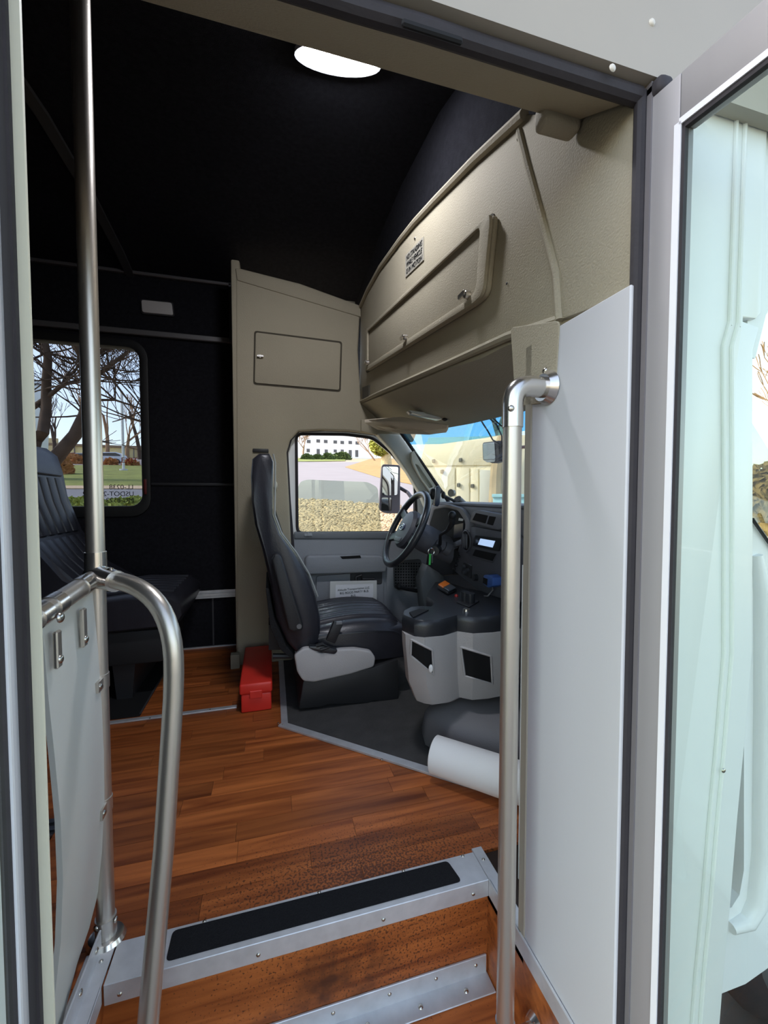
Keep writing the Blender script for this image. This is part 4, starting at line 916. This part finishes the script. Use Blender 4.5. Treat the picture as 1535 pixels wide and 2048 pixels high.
# engine cover (doghouse) under the console
ec = B()
base = [at(px, py, z=.0) for px, py in ((852, 1492), (846, 1470), (868, 1440), (960, 1420), (1080, 1430), (1110, 1530), (1000, 1548), (900, 1520))]
cc_ = sum(base, Vector())/len(base)
def rs(k, z): return [Vector((cc_.x+(p.x-cc_.x)*k, cc_.y+(p.y-cc_.y)*k, z)) for p in base]
ec.loft([rs(1.02, .004), rs(1.03, .03), rs(.98, .085), rs(.88, .115), rs(.6, .135), rs(.2, .14)])
ec.done('engine_cover', mat('engine_cover_grey', (112, 111, 113), .7, bump=.2, bscale=260), None, 50, label='dark grey rounded engine cover on the floor below the console', cat='engine cover')
# white roll
ra, rbv = at(868, 1512, z=.055), at(1130, 1600, z=.055)
ra.z = rbv.z = .062
roll = thing('paper_roll', ra, 'white paper roll lying on floor edge beside engine cover', 'paper roll')
d_ = (rbv-ra).normalized(); B().tube([ra, ra+d_*.002, ra+d_*.30], [.054, .057, .057], 28).done('roll', PAPER, roll)
B().cyl(ra-d_*.0015, ra+d_*.001, .018).done('core', mat('card_core', (170, 140, 105), .9), roll)
nrm = Vector((-d_.y, d_.x, 0)); lipa = ra-nrm*.057-Vector((0, 0, .03))

# ================================================================== PASSENGER SEAT
ps = thing('passenger_seat', (-.75, 2.2, 0), 'black pleated vinyl passenger seat beside the side window', 'seat')
PY0, PY1 = 1.98, 2.50
# profile from the side (x,z), seat faces the front
prof = [(-1.16, 1.12), (-1.10, 1.14), (-1.045, 1.10), (-1.02, 1.02), (-1.0, .90), (-.94, .72), (-.82, .55), (-.70, .47), (-.72, .40), (-.90, .42), (-1.05, .60), (-1.13, .80), (-1.17, 1.0)]
rings = []
for t, k in ((0, .85), (.05, .97), (.12, 1), (.5, 1.02), (.88, 1), (.95, .97), (1, .85)):
    rings.append([(-1.0+(a+1.0)*(k if b > .9 else 1), PY0+(PY1-PY0)*t, .75+(b-.75)*(.97+.03*k)) for a, b in prof])
bks = B().loft(rings).done('backrest', LEATH, ps, 50)
for k in range(6):
    yy = PY0+.075+k*.074
    for ln_ in ([(-1.022, .985), (-.998, .87), (-.950, .725)], [(-.946, .705), (-.882, .62), (-.80, .53)]):
        B().loft([[(x_+dx_, yy+dy_, z_) for dx_, dy_ in ((0, -.036), (.016, -.030), (.021, 0), (.016, .030), (0, .036))] for x_, z_ in ln_]).done('pleat', LEATH, bks)
B().tube([(-1.015, PY0+.03, 1.0), (-1.012, PY0+.26, 1.005), (-1.015, PY1-.03, 1.0)], .006, 6).done('piping', mat('piping_grey', (70, 74, 82), .5), bks)
prof = [(-.86, .30), (-.40, .32), (-.375, .37), (-.385, .43), (-.42, .462), (-.60, .47), (-.86, .44)]
rings = [[(a, PY0+(PY1-PY0)*t, .39+(b-.39)*k) for a, b in prof] for t, k in ((0, .8), (.03, .95), (.1, 1), (.9, 1), (.97, .95), (1, .8))]
cus = B().loft(rings).done('cushion', LEATH, ps, 50)
for k in range(7):
    yy = PY0+.08+k*.06; B().tube([(-.84, yy, .452), (-.6, yy, .472), (-.42, yy, .464)], .010, 8).done('pleat', LEATH, cus)
B().box((-.95, PY0+.03, .16), (-.46, PY1-.02, .31)).bev(.012, 2).done('skirt', mat('seat_skirt', (24, 24, 26), .7), ps)
for xx in (-.62, -.88):
    B().prism([(xx-.03, PY0+.05, .0), (xx+.03, PY0+.05, .0), (xx+.045, PY0+.05, .17), (xx-.045, PY0+.05, .17)], (0, PY1-PY0-.1, 0)).done('pedestal_leg', PLBLK, ps, 0)
# dark footrest board / floor track on the raised floor behind the strip
B().box((-1.5, 1.86, .001), (-.515, 2.58, .006)).done('aisle_mat', mat('aisle_mat_black', (16, 16, 17), .7), None, 0, label='black floor mat under the passenger seat behind the strip', cat='floor mat')
B().box((-.519, 1.87, .0065), (-.513, 2.3, .010)).done('trim_18', mat('dark_trim', (60, 60, 62), .6), None, 0, kind='structure')
tk = B()
for yy in (1.245, 1.275, 1.305): tk.box((-1.4, yy-.008, 0), (-.56, yy+.008, .010))
tk.box((-1.4, 1.23, 0), (-.56, 1.32, .004)); tk.done('trim_19', mat('dark_alu', (105, 108, 115), .4, .9), None, 0, kind='structure')

# ================================================================== CAB FRONT, EXTERIOR FENDER
YF = .72
fx = lambda px, py: at(px, py, y=YF)
fend = thing('front_fender', (1.2, YF, -.3), 'white front fender of the van ahead of the entry door', 'fender')
fo = [at(px, py, y=YF) for px, py in ((1440, 1988), (1490, 1968), (1600, 1890), (1680, 1700), (1720, 1300), (1600, 1180), (1535, 1084), (1505, 1040), (1478, 1040), (1482, 1250), (1487, 1400), (1487, 1740), (1478, 1790), (1462, 1815), (1440, 1822))]
hole = [at(px, py, y=YF) for px, py in ((1420, 1250), (1500, 1250), (1500, 1830), (1420, 1830))]
B().prism(fo, (0, .06, 0)).done('panel', FRP, fend, 30)
B().tube([at(px, py, y=YF-.004) for px, py in ((1512, 1110), (1522, 1190), (1524, 1400), (1520, 1700), (1510, 1800), (1490, 1840), (1460, 1855))], [.012, .022, .026, .026, .026, .022, .014], 12).done('wheel_lip', FRP, fend)
B().prism([p+Vector((0, .07, 0)) for p in hole], (0, .02, 0)).done('arch_liner', PLBLK, fend, 0)
B().tube([at(1504, 1038, y=YF-.006), at(1536, 1084, y=YF-.006), at(1600, 1170, y=YF-.006)], .004, 6).done('hood_seam', PLBLK, fend)
ty = []
for a, r in ((.0, .30), (.02, .36), (.05, .385), (.17, .385), (.2, .36), (.22, .30)):
    ty.append([(1.62+r*math.cos(2*PI*k/32), .80+a, GZ+.39+r*math.sin(2*PI*k/32)) for k in range(32)])
B().loft(ty, False).done('tyre', RUBBER, fend)
B().cyl((1.62, .85, GZ+.39), (1.62, .98, GZ+.39), .30, n=28).done('rim', mat('rim_grey', (150, 150, 150), .4, .8), fend)

# ================================================================== OUTSIDE
def gstruct(name, x0, x1, ys_, m, dz=0.0):
    rows = [[(x, yy, gz(yy)+dz) for x in (x0, (x0+x1)/2, x1)] for yy in ys_]
    return struct(name, B().grid(rows), m, 0)
def gquad(name, pts, m, dz, label=None, cat=None):
    """patch of ground, corners given as ground points"""
    b = B(); b.prism([Vector((p.x, p.y, gz(p.y)+dz-.03)) for p in pts], (0, 0, .03))
    o = b.done(name, m, None, 0)
    o['kind'] = 'structure'; return o
ASPH = mat('asphalt', (120, 119, 122), .9, var=.15, vscale=3, bump=.3, bscale=40)
ASPW = mat('asphalt_wet_dark', (74, 72, 72), .7, var=.35, vscale=9, bump=.3, bscale=60)
CONC = mat('pale_concrete_road', (140, 130, 127), .9, var=.06, vscale=.4)
GRASS = mat('lawn_grass', (122, 128, 56), 1.0, var=.30, vscale=1.2, bump=.5, bscale=30)
DRYG = mat('dry_grass', (160, 128, 74), 1.0, var=.25, vscale=1.5, bump=.4, bscale=20)
EARTH = mat('gravel_bed', (150, 132, 112), 1.0, var=.3, vscale=14, bump=.6, bscale=18)
gstruct('ground', -120, 160, (-40, GY, 170), mat('ground_earth', (168, 152, 122), 1.0, var=.15, vscale=.3), -.06)
struct('ground_apron', B().box((-6, -6, GZ-.05), (9, GY-.1, GZ-.005)), ASPW, 0)
# left window side
gquad('lawn', [gp(-500, 974), gp(560, 974), gp(560, 932), gp(-500, 928)], GRASS, .02)
gquad('kerb', [gp(-500, 976.5), gp(560, 980), gp(560, 974), gp(-500, 972)], mat('kerb_tan', (190, 165, 135), .9), .05)
gquad('road', [gp(-500, 1006), gp(560, 1012), gp(560, 979), gp(-500, 975)], ASPH, .01)
gquad('parking_lot', [gp(-700, 932), gp(480, 932), gp(480, 916), gp(-700, 914)], CONC, .015)
# driver window side
gquad('drive_road', [gp(540, 1030), gp(900, 1050), gp(900, 924), gp(540, 924)], CONC, .03)
gquad('rock_bed', [gp(540, 1150), gp(1000, 1150), gp(1000, 1040), gp(760, 1014), gp(540, 1000)], EARTH, .06)
gquad('grass_island', [gp(690, 935), gp(760, 957), gp(860, 978), gp(980, 940), gp(860, 905), gp(745, 915)], DRYG, .08)
gquad('front_verge', [gp(540, 924), gp(690, 922), gp(690, 917), gp(540, 917)], GRASS, .05)
# stones
tb9 = bmesh.new(); bmesh.ops.create_icosphere(tb9, subdivisions=1, radius=1)
iv = [v.co.copy() for v in tb9.verts]; fi = [[v.index for v in f.verts] for f in tb9.faces]; tb9.free()
sv, sf = [], []
for i in range(3600):
    px = random.uniform(585, 800); py = 1003+random.random()*70
    if py < 1000+(px-585)*.07: continue
    p = gp(px, py); r = random.uniform(.028, .062)*(p.y/9); p.z = gz(p.y)+.08
    q_ = Matrix.Rotation(random.uniform(0, 6), 3, 'Z') @ Matrix.Diagonal((r, r*.8, r*.62)); n0 = len(sv)
    sv += [p + q_ @ c for c in iv]; sf += [[n0+k for k in f] for f in fi]
me = bpy.data.meshes.new('river_stones'); me.from_pydata(sv, [], sf); me.materials.append(mat('river_stone', (184, 156, 122), .9, var=.35, vscale=2.5))
me.polygons.foreach_set('use_smooth', [True]*len(me.polygons))
link('river_stones', me, None, 'bed of pale river stones beside the driver window', 'stones', kind='stuff')

# trees
BARK = mat('bark', (78, 64, 53), .95, var=.35, vscale=6, bump=.6, bscale=14)
TWIG = mat('twigs', (150, 120, 92), .95, var=.2, vscale=3)
def grow(b, p, d, L, r, depth, rng, spread=.55, up=.12, mn=.004):
    pts = [p]; rs_ = [r]; q_ = p.copy(); dd = d.copy(); n = 4
    for i in range(n):
        dd = (dd+Vector((rng.uniform(-1, 1), rng.uniform(-1, 1), rng.uniform(-.6, 1)*.6))*.16+Vector((0, 0, up*.3))).normalized()
        q_ = q_+dd*(L/n); pts.append(q_.copy()); rs_.append(max(mn, r*(1-.45*(i+1)/n)))
    b.tube(pts, rs_, 7 if r > .04 else 4, False)
    if depth <= 0: return
    for k in range(rng.choice((2, 3, 3)) if depth > 1 else 4):
        j = rng.choice((2, 3, 4)); o = pts[j]
        nd = (dd+Vector((rng.uniform(-1, 1), rng.uniform(-1, 1), rng.uniform(-.5, .9)))*spread*1.3+Vector((0, 0, up))).normalized()
        grow(b, o, nd, L*rng.uniform(.6, .82), rs_[j]*rng.uniform(.5, .72), depth-1, rng, spread, up, mn)
def tree(name, base, H, r, depth, seed, label, m, spread=.55, d0=(0, 0, 1), mn=.004, group=None):
    rng = random.Random(seed); b = B(); base = Vector(base)
    grow(b, base, Vector(d0).normalized(), H, r, depth, rng, spread, .12, mn)
    return b.done(name, m, None, 40, label=label, cat='tree', group=group)
# large dark limb tree close to the left window
lt = B(); D0 = 7.5
def tp_(px, py, y=D0): return at(px, py, y=y)
rng = random.Random(5)
tb = tp_(70, 945); tb0 = Vector((tb.x-.25, tb.y, gz(D0)-.1))
limbs = [([(80, 955), (112, 915), (150, 870), (168, 830), (178, 780), (172, 730), (150, 690), (135, 640)], .17, .05),
         ([(70, 880), (86, 865), (92, 820), (93, 760), (96, 715), (88, 680), (84, 620)], .13, .06),
         ([(66, 815), (100, 790), (125, 770), (158, 760), (190, 742)], .06, .025),
         ([(125, 772), (130, 755), (148, 745), (175, 700)], .04, .02), ([(66, 718), (95, 705), (120, 712), (142, 728)], .025, .012),
         ([(150, 690), (185, 705), (240, 690), (290, 672)], .05, .02), ([(170, 770), (215, 735), (260, 700), (300, 690)], .06, .02),
         ([(175, 800), (230, 800), (290, 820)], .035, .015), ([(172, 730), (225, 760), (290, 845)], .035, .015), ([(140, 690), (110, 680), (80, 690)], .03, .015)]
for pl_, r0, r1 in limbs:
    pts = [tp_(px, py, D0+rng.uniform(-.15, .15)) for px, py in pl_]; n = len(pts)
    lt.tube(pts, [.68*(r0+(r1-r0)*i/(n-1)) for i in range(n)], 8, False)
    for k in range(9):
        i = rng.randrange(1, n); grow(lt, pts[i], Vector((rng.uniform(-1, 1), rng.uniform(-.6, .6), rng.uniform(-.2, 1))).normalized(), rng.uniform(.5, .9), .014, 2, rng, .6, .05, .0045)
b0_ = tp_(80, 955); lt.tube([b0_+Vector((-.25, 0, -2.2)), b0_+Vector((-.2, 0, -.9)), b0_+Vector((0, 0, 0))], [.24, .17, .115], 10, False)
lt.tube([b0_+Vector((-.2, 0, -.9)), b0_+Vector((-.2, 0, .1)), tp_(70, 880)], [.15, .12, .09], 10, False)
lt.done('shade_tree', BARK, None, 50, label='dark thick limbed bare tree close outside the left side window', cat='tree')
k = 0
for px, py, H, sd, sp in ((112, 922, 5.6, 3, .5), (255, 926, 4.5, 9, .6), (330, 922, 7.0, 21, .5), (184, 920, 6.5, 12, .45), (40, 924, 7.5, 33, .5), (215, 917, 7.0, 40, .5), (280, 919, 7.5, 45, .55)):
    p = gp(px, py); tree('bare_tree', (p.x, p.y, gz(p.y)), H*.62*p.y/46, .22*p.y/50, 4, sd, ['dark bare tree directly left of the steel pole, across the lawn', 'small pale bare tree right of the white wagon', 'dark bare tree hidden right of the side window edge', 'pale bare tree behind the silver car', 'dark bare tree at the far left behind the white van', 'pale bare tree behind the white wagon', 'dark bare tree at the right edge of the side window'][k], TWIG if k % 2 else BARK, .55, mn=.018*p.y/50, group='bare trees across the lawn'); k += 1
p = gp(607, 917); tree('bare_street_tree', (p.x, p.y, gz(p.y)), 3.4, .30, 4, 8, 'pinkish bare tree before the white building in driver window', TWIG, .75, mn=.075)
p = gp(717, 921); tree('bare_young_tree', (p.x+4, p.y, gz(p.y)), 5.0, .2, 4, 18, 'thin bare tree by the right end of the white building', TWIG, .7, (-.5, 0, .8), mn=.05)
for i, (px, dist, H) in enumerate(((1560, 12, 4.5), (1545, 19, 5.5), (1660, 15, 4.2))):
    v = fw + rt*((px-767.5)/FPX); p = CP+v*dist; tree('roadside_tree', (p.x, p.y, gz(p.y)), H*.55, .13, 4, 60+i, ['nearest bare tree ahead of the van at right picture edge', 'taller bare tree farther ahead beside the white van body', 'rightmost bare tree ahead of the white van body'][i], TWIG, .55, mn=.014, group='bare trees ahead of the van')
# leafy crowns / shrubs
def blob(b, c, r, n, rng, leaf=.10):
    for i in range(n):
        u = Vector((rng.gauss(0, 1), rng.gauss(0, 1), rng.gauss(0, 1))).normalized()*rng.uniform(.75, 1.0)
        p = Vector(c)+Vector((u.x*r[0], u.y*r[1], abs(u.z)*r[2] if r[3] else u.z*r[2])); s_ = leaf*rng.uniform(.6, 1.3)
        a = Vector((rng.uniform(-1, 1), rng.uniform(-1, 1), rng.uniform(-1, 1))).normalized()*s_; c2 = a.orthogonal().normalized()*s_*.6
        v = [b.bm.verts.new(p+a), b.bm.verts.new(p+c2), b.bm.verts.new(p-a), b.bm.verts.new(p-c2)]; b.bm.faces.new(v)
def shrub(name, base, r, seed, label, m, leaf, n=500, group=None, cat='shrub'):
    rng = random.Random(seed); b = B(); c = Vector(base)
    b.ell(c, (r[0]*.86, r[1]*.86, r[2]*.86), 12, 8)
    blob(b, c, (*r, True), n, rng, leaf); return b.done(name, m, None, 0, label=label, cat=cat, group=group)
BUSH = mat('bush_green', (78, 92, 44), 1.0, var=.4, vscale=2); RUST = mat('rust_grass', (172, 120, 74), 1.0, var=.3, vscale=3)
YGRN = mat('yellow_green_leaf', (158, 158, 70), 1.0, var=.3, vscale=2)
for i, (px, w_, h_) in enumerate(((614, 12, 10), (635, 10, 9), (655, 13, 12), (683, 20, 15))):
    p = gp(px, 919); s_ = p.y/FPX*1.0
    shrub('round_bush', (p.x, p.y, gz(p.y)), (w_*s_, w_*s_*.7, h_*s_), 70+i, ['leftmost low', 'second low', 'third, wider', 'largest, rightmost'][i]+' green clipped bush before the white building', BUSH, .45, 700, 'clipped bushes')
for i, (px, py, w_, h_, m_) in enumerate(((148, 926, 16, 14, RUST), (158, 928, 10, 10, RUST), (222, 930, 9, 10, RUST), (262, 931, 12, 9, RUST), (120, 948, 18, 34, RUST))):
    p = gp(px, py); s_ = p.y/FPX
    shrub('dry_grass_clump', (p.x, p.y, gz(p.y)), (w_*s_, w_*s_, h_*s_), 90+i, ['rusty grass clump left of the parked cars', 'small rusty grass clump left of steel pole', 'rusty grass clump before the white wagon', 'rusty grass clump behind the EXIT letters', 'tall dry grass clump under the dark tree'][i], m_, .28, 450, 'dry ornamental grass')
for i in range(6):
    px = 110+i*32; p = gp(px, 1013); s_ = p.y/FPX
    shrub('hedge_shrub', (p.x, p.y, gz(p.y)), (22*s_, 20*s_, (10+4*(i % 3))*s_), 110+i, ['leftmost', 'second', 'third', 'fourth', 'fifth', 'rightmost'][i]+' low yellow green hedge shrub along the side window bottom', mat('hedge_green', (150, 160, 84), 1.0, var=.35, vscale=4), .10, 260, 'hedge below the side window')
p = gp(752, 935); cc2 = at(764, 890, y=p.y)
yt = thing('yellow_green_tree', (p.x, p.y, gz(p.y)), 'leafy yellow green tree at the right of driver window', 'tree')
b = B(); rng = random.Random(4); blob(b, cc2, (.95*p.y/30, .9*p.y/30, .85*p.y/30, False), 1500, rng, .28); b.ell(cc2, (.7*p.y/30, .65*p.y/30, .6*p.y/30), 12, 8).done('crown', YGRN, yt, 0)
tb_ = B().tube([(cc2.x+.6, p.y, gz(p.y)-.2), (cc2.x+.5, p.y, cc2.z-.6), cc2], [.42*p.y/30, .36*p.y/30, .15*p.y/30], 10).done('trunk', mat('pale_trunk', (176, 158, 120), .95, var=.2, vscale=4), yt)
for i, (px, H) in enumerate(((1532, 1.0),)):
    v = fw + rt*((px-767.5)/FPX); p = CP+v*12
    shrub('roadside_bush', (p.x, p.y, gz(p.y)), (.9, .9, 2.0*H), 130+i, 'olive bush ahead of the van at the right picture edge', mat('olive_bush', (140, 118, 76), 1.0, var=.3, vscale=3), .12, 900)
v = fw + rt*((1540-767.5)/FPX); p = CP+v*9; struct('verge', B().box((p.x-1, p.y-6, GZ-.03), (p.x+12, p.y+9, GZ+.65-.45)), DRYG, 0)

# buildings
def building(name, px0, px1, Y, pyt, label, m, rot=0, depth=14):
    a = at(px0, 920, y=Y); c = at(px1, 920, y=Y); c.y = a.y + (c.x-a.x)*rot; z0 = gz(a.y)-1.5; zt = at(px0, pyt, y=a.y).z
    o = thing(name, (a.x, a.y, gz(a.y)), label, 'building')
    d = Vector((c.x-a.x, c.y-a.y, 0)); n = Vector((-d.y, d.x, 0)).normalized()
    B().prism([(a.x, a.y, z0), (c.x, c.y, z0), (c.x+n.x*depth, c.y+n.y*depth, z0), (a.x+n.x*depth, a.y+n.y*depth, z0)], (0, 0, zt-z0)).done('wall', m, o, 0)
    return o, a, d, n, zt
WB_ = mat('white_stucco', (238, 234, 232), .9, var=.03, vscale=.5); YB_ = mat('pale_yellow_stucco', (236, 220, 164), .9, var=.04, vscale=.3)
DKW = mat('dark_window', (66, 62, 64), .2); FRM = mat('window_frame_grey', (120, 112, 108), .6)
o, a, d, n, zt = building('white_office_building', 500, 762, 128, 840, 'white two storey office building with square windows beyond the road', WB_, .12)
def onw(px, py):      # point on the facade along the view ray
    v = fw + rt*((px-767.5)/FPX) + dn*((py-1024)/FPX); nn = n; t = ((Vector(a)-CP).dot(nn))/v.dot(nn); return CP+v*t
def wwin(px, py, w_, h_, o):
    c = onw(px, py); u = d.normalized(); s_ = c.y/FPX; hw, hh = w_*s_/2, h_*s_/2
    f_ = B().prism([c-u*hw-n*.05+Vector((0, 0, -hh)), c+u*hw-n*.05+Vector((0, 0, -hh)), c+u*hw-n*.05+Vector((0, 0, hh)), c-u*hw-n*.05+Vector((0, 0, hh))], n*.1).done('window', FRM, o, 0)
    g_ = .12
    for s1 in (-1, 1):
        x0, x1 = (-hw+g_, -.05) if s1 < 0 else (.05, hw-g_)
        B().prism([c+u*x0-n*.08+Vector((0, 0, -hh+g_)), c+u*x1-n*.08+Vector((0, 0, -hh+g_)), c+u*x1-n*.08+Vector((0, 0, hh-g_)), c+u*x0-n*.08+Vector((0, 0, hh-g_))], n*.03).done('pane', DKW, f_, 0)
for px, py in ((617, 883), (636, 882), (651, 883), (670, 884), (684, 885), (700, 885), (714, 886)): wwin(px, py, 7.5, 6.5, o)
for px, py, h_ in ((616, 901, 7), (636, 904, 12), (652, 904, 10), (670, 902, 6), (684, 902, 6), (700, 907, 14), (713, 907, 14)): wwin(px, py, 6.5, h_, o)
o, a, d, n, zt = building('yellow_warehouse', -400, 520, 72, 873, 'long pale yellow low warehouse behind the parked cars', YB_, .10)
u = d.normalized()
B().prism([Vector((a.x, a.y, zt))-n*.3, Vector((a.x, a.y, zt))+d-n*.3, Vector((a.x, a.y, zt))+d+n*3, Vector((a.x, a.y, zt))+n*3], (0, 0, .35)).done('parapet', mat('parapet_brown', (150, 128, 104), .9), o, 0)
for px in (150, 247, 258, 268, 276): 
    c = onw(px, 900); B().cyl((c.x, c.y-.2, gz(c.y)-1), (c.x, c.y-.2, zt), .09, n=6).done('downpipe', FRM, o, 0)
c = onw(92, 892); B().box((c.x-1.5, c.y-.15, c.z-1.4), (c.x+1.5, c.y+.3, c.z+1.2)).done('garage_door', mat('garage_tan', (214, 196, 150), .8), o, 0)
# white tank shape at the left edge
p = gp(40, 960); tk_ = thing('white_van', (p.x, p.y, gz(p.y)), 'white box van partly seen left of the dark tree', 'van')
zz = at(40, 760, y=p.y).z; B().prism([at(20, 960, y=p.y), at(66, 960, y=p.y), at(70, 800, y=p.y), at(55, 752, y=p.y), at(20, 735, y=p.y)], (0, 1.6, 0)).bev(.15, 3, 30).done('body', FRP, tk_)
B().prism([at(30, 905, y=p.y-.03), at(70, 905, y=p.y-.03), at(71, 850, y=p.y-.03), at(30, 850, y=p.y-.03)], (0, .05, 0)).done('side_panel', mat('van_panel', (205, 208, 210), .4), tk_, 0)
B().cyl((at(45, 958, y=p.y).x, p.y-.05, gz(p.y)+.35), (at(45, 958, y=p.y).x, p.y+.2, gz(p.y)+.35), .4, n=18).done('wheel', RUBBER, tk_)

# cars
def car(px, py, wpx, col, label):
    p = gp(px, py); s_ = p.y/FPX; L = wpx*s_; k = L/4.6
    o = thing('parked_car', (p.x, p.y, gz(p.y)), label, 'car', 'parked cars')
    pr = [(-2.25, .35), (-2.25, .85), (-2.1, 1.0), (-1.1, 1.08), (-.45, 1.62), (1.3, 1.68), (2.05, 1.35), (2.25, 1.0), (2.28, .4), (1.9, .28), (-1.9, .28)]
    P = [Vector((p.x+a_*k, p.y, gz(p.y)+b_*k)) for a_, b_ in pr]
    B().prism(P, (0, 1.8*k, 0)).bev(.12*k, 2, 25).done('body', mat('car_'+label.split()[0], col, .25), o)
    B().prism([Vector((p.x+a_*k, p.y-.02, gz(p.y)+b_*k)) for a_, b_ in ((-.9, 1.1), (-.35, 1.52), (1.2, 1.56), (1.8, 1.3), (1.85, 1.1))], (0, .04, 0)).done('side_window', DKW, o, 0)
    for a_ in (-1.4, 1.4):
        B().cyl((p.x+a_*k, p.y-.05, gz(p.y)+.34*k), (p.x+a_*k, p.y+.25*k, gz(p.y)+.34*k), .36*k, n=18).done('wheel', RUBBER, o)
        B().cyl((p.x+a_*k, p.y-.08, gz(p.y)+.34*k), (p.x+a_*k, p.y, gz(p.y)+.34*k), .22*k, n=14).done('wheel_cover', mat('rim_grey', (150, 150, 150), .4, .8), o)
car(212, 927, 56, (208, 212, 222), 'white wagon parked behind the steel pole beyond the lawn')
car(158, 925, 46, (150, 165, 180), 'silver car parked left of the white wagon')
car(135, 922, 40, (120, 36, 44), 'red car parked at the far left of the row')
p = gp(247, 941); sgp = thing('sign_post', (p.x, p.y, gz(p.y)), 'white post with foot plate on the lawn under EXIT letters', 'post')
B().cyl((p.x, p.y, gz(p.y)), (p.x, p.y, gz(p.y)+7.5*p.y/45), .12*p.y/45, n=8).done('pole', mat('post_grey', (200, 202, 206), .5), sgp)
B().cyl((p.x, p.y, gz(p.y)), (p.x, p.y, gz(p.y)+.12), .34*p.y/45, n=10).done('foot', mat('post_grey', (200, 202, 206), .5), sgp)

# utility cabinet ahead-left of the windscreen
yaw_ = math.radians(-38)
u = Vector((math.cos(yaw_), math.sin(yaw_), 0)); nb = Vector((-u.y, u.x, 0))
cb0 = at(905, 960, y=7.0)
def onc(px, py, off=0.0):
    v = fw + rt*((px-767.5)/FPX) + dn*((py-1024)/FPX); o_ = cb0-nb*off; t = (o_-CP).dot(nb)/v.dot(nb); return CP+v*t
CREAMP = mat('cream_paint', (240, 230, 196), .5, var=.03, vscale=2)
ut = thing('service_body', onc(905, 1010), 'cream steel service body with latched compartment doors ahead of windscreen', 'truck body')
def cpanel(name, q, off, th, m, parent, bv=.01):
    return B().prism([onc(px, py, off) for px, py in q], nb*th).bev(bv, 2).done(name, m, parent)
cpanel('shell', [(856, 875), (1120, 868), (1120, 1100), (820, 1100), (836, 940)], 0, 1.6, CREAMP, ut)
for q, lt_ in (([(850, 884), (1000, 878), (1000, 930), (838, 932)], [(867, 922), (921, 920)]), ([(836, 936), (909, 935), (909, 1060), (830, 1060)], [(884, 943)]), ([(912, 935), (938, 936), (937, 1060), (912, 1060)], [(917, 970)]), ([(941, 936), (956, 937), (956, 1060), (940, 1060)], [(945, 972)])):
    dr = cpanel('compartment_door', q, .03, .03, CREAMP, ut)
    for px, py in lt_:
        c = onc(px, py, .05); B().box((c.x-.022, c.y-.03, c.z-.035), (c.x+.022, c.y+.05, c.z+.035)).bev(.01, 1).done('latch', mat('latch_steel', (110, 110, 104), .3, .8), dr)
cpanel('end_panel', [(959, 939), (987, 941), (985, 1060), (958, 1060)], .10, .10, mat('shaded_cream', (205, 205, 188), .5), ut)  # shading of the end face put into a greyer cream
tq = thing('trunk_by_cabinet', onc(990, 1010, .3), 'pale tree trunk standing in front of the cream service body', 'tree')
B().tube([onc(992, 1080, .3), onc(992, 1000, .3), onc(994, 940, .3), onc(1002, 890, .3), onc(1012, 850, .3)], [.16, .13, .115, .10, .09], 10).done('trunk', mat('pale_trunk', (176, 158, 120), .95, var=.2, vscale=4), tq)
tf = thing('teal_transformer_box', onc(1010, 1080, .9), 'pale teal electrical box in front of the cream service body', 'utility box')
B().prism([onc(px, py, .9) for px, py in ((985, 993), (1080, 993), (1080, 1110), (985, 1110))], nb*.25).bev(.015, 2).done('housing', mat('teal_paint', (150, 200, 206), .5), tf)
B().prism([onc(px, py, .93) for px, py in ((983, 988), (1082, 988), (1082, 995), (983, 995))], nb*.30).bev(.01, 2).done('lid', mat('teal_paint', (150, 200, 206), .5), tf)
tree('cabinet_tree', (cb0.x+2.2, cb0.y+3.0, gz(cb0.y+3)), 3.2, .2, 4, 77, 'bare tree rising behind the cream service body', TWIG, .6, mn=.02)
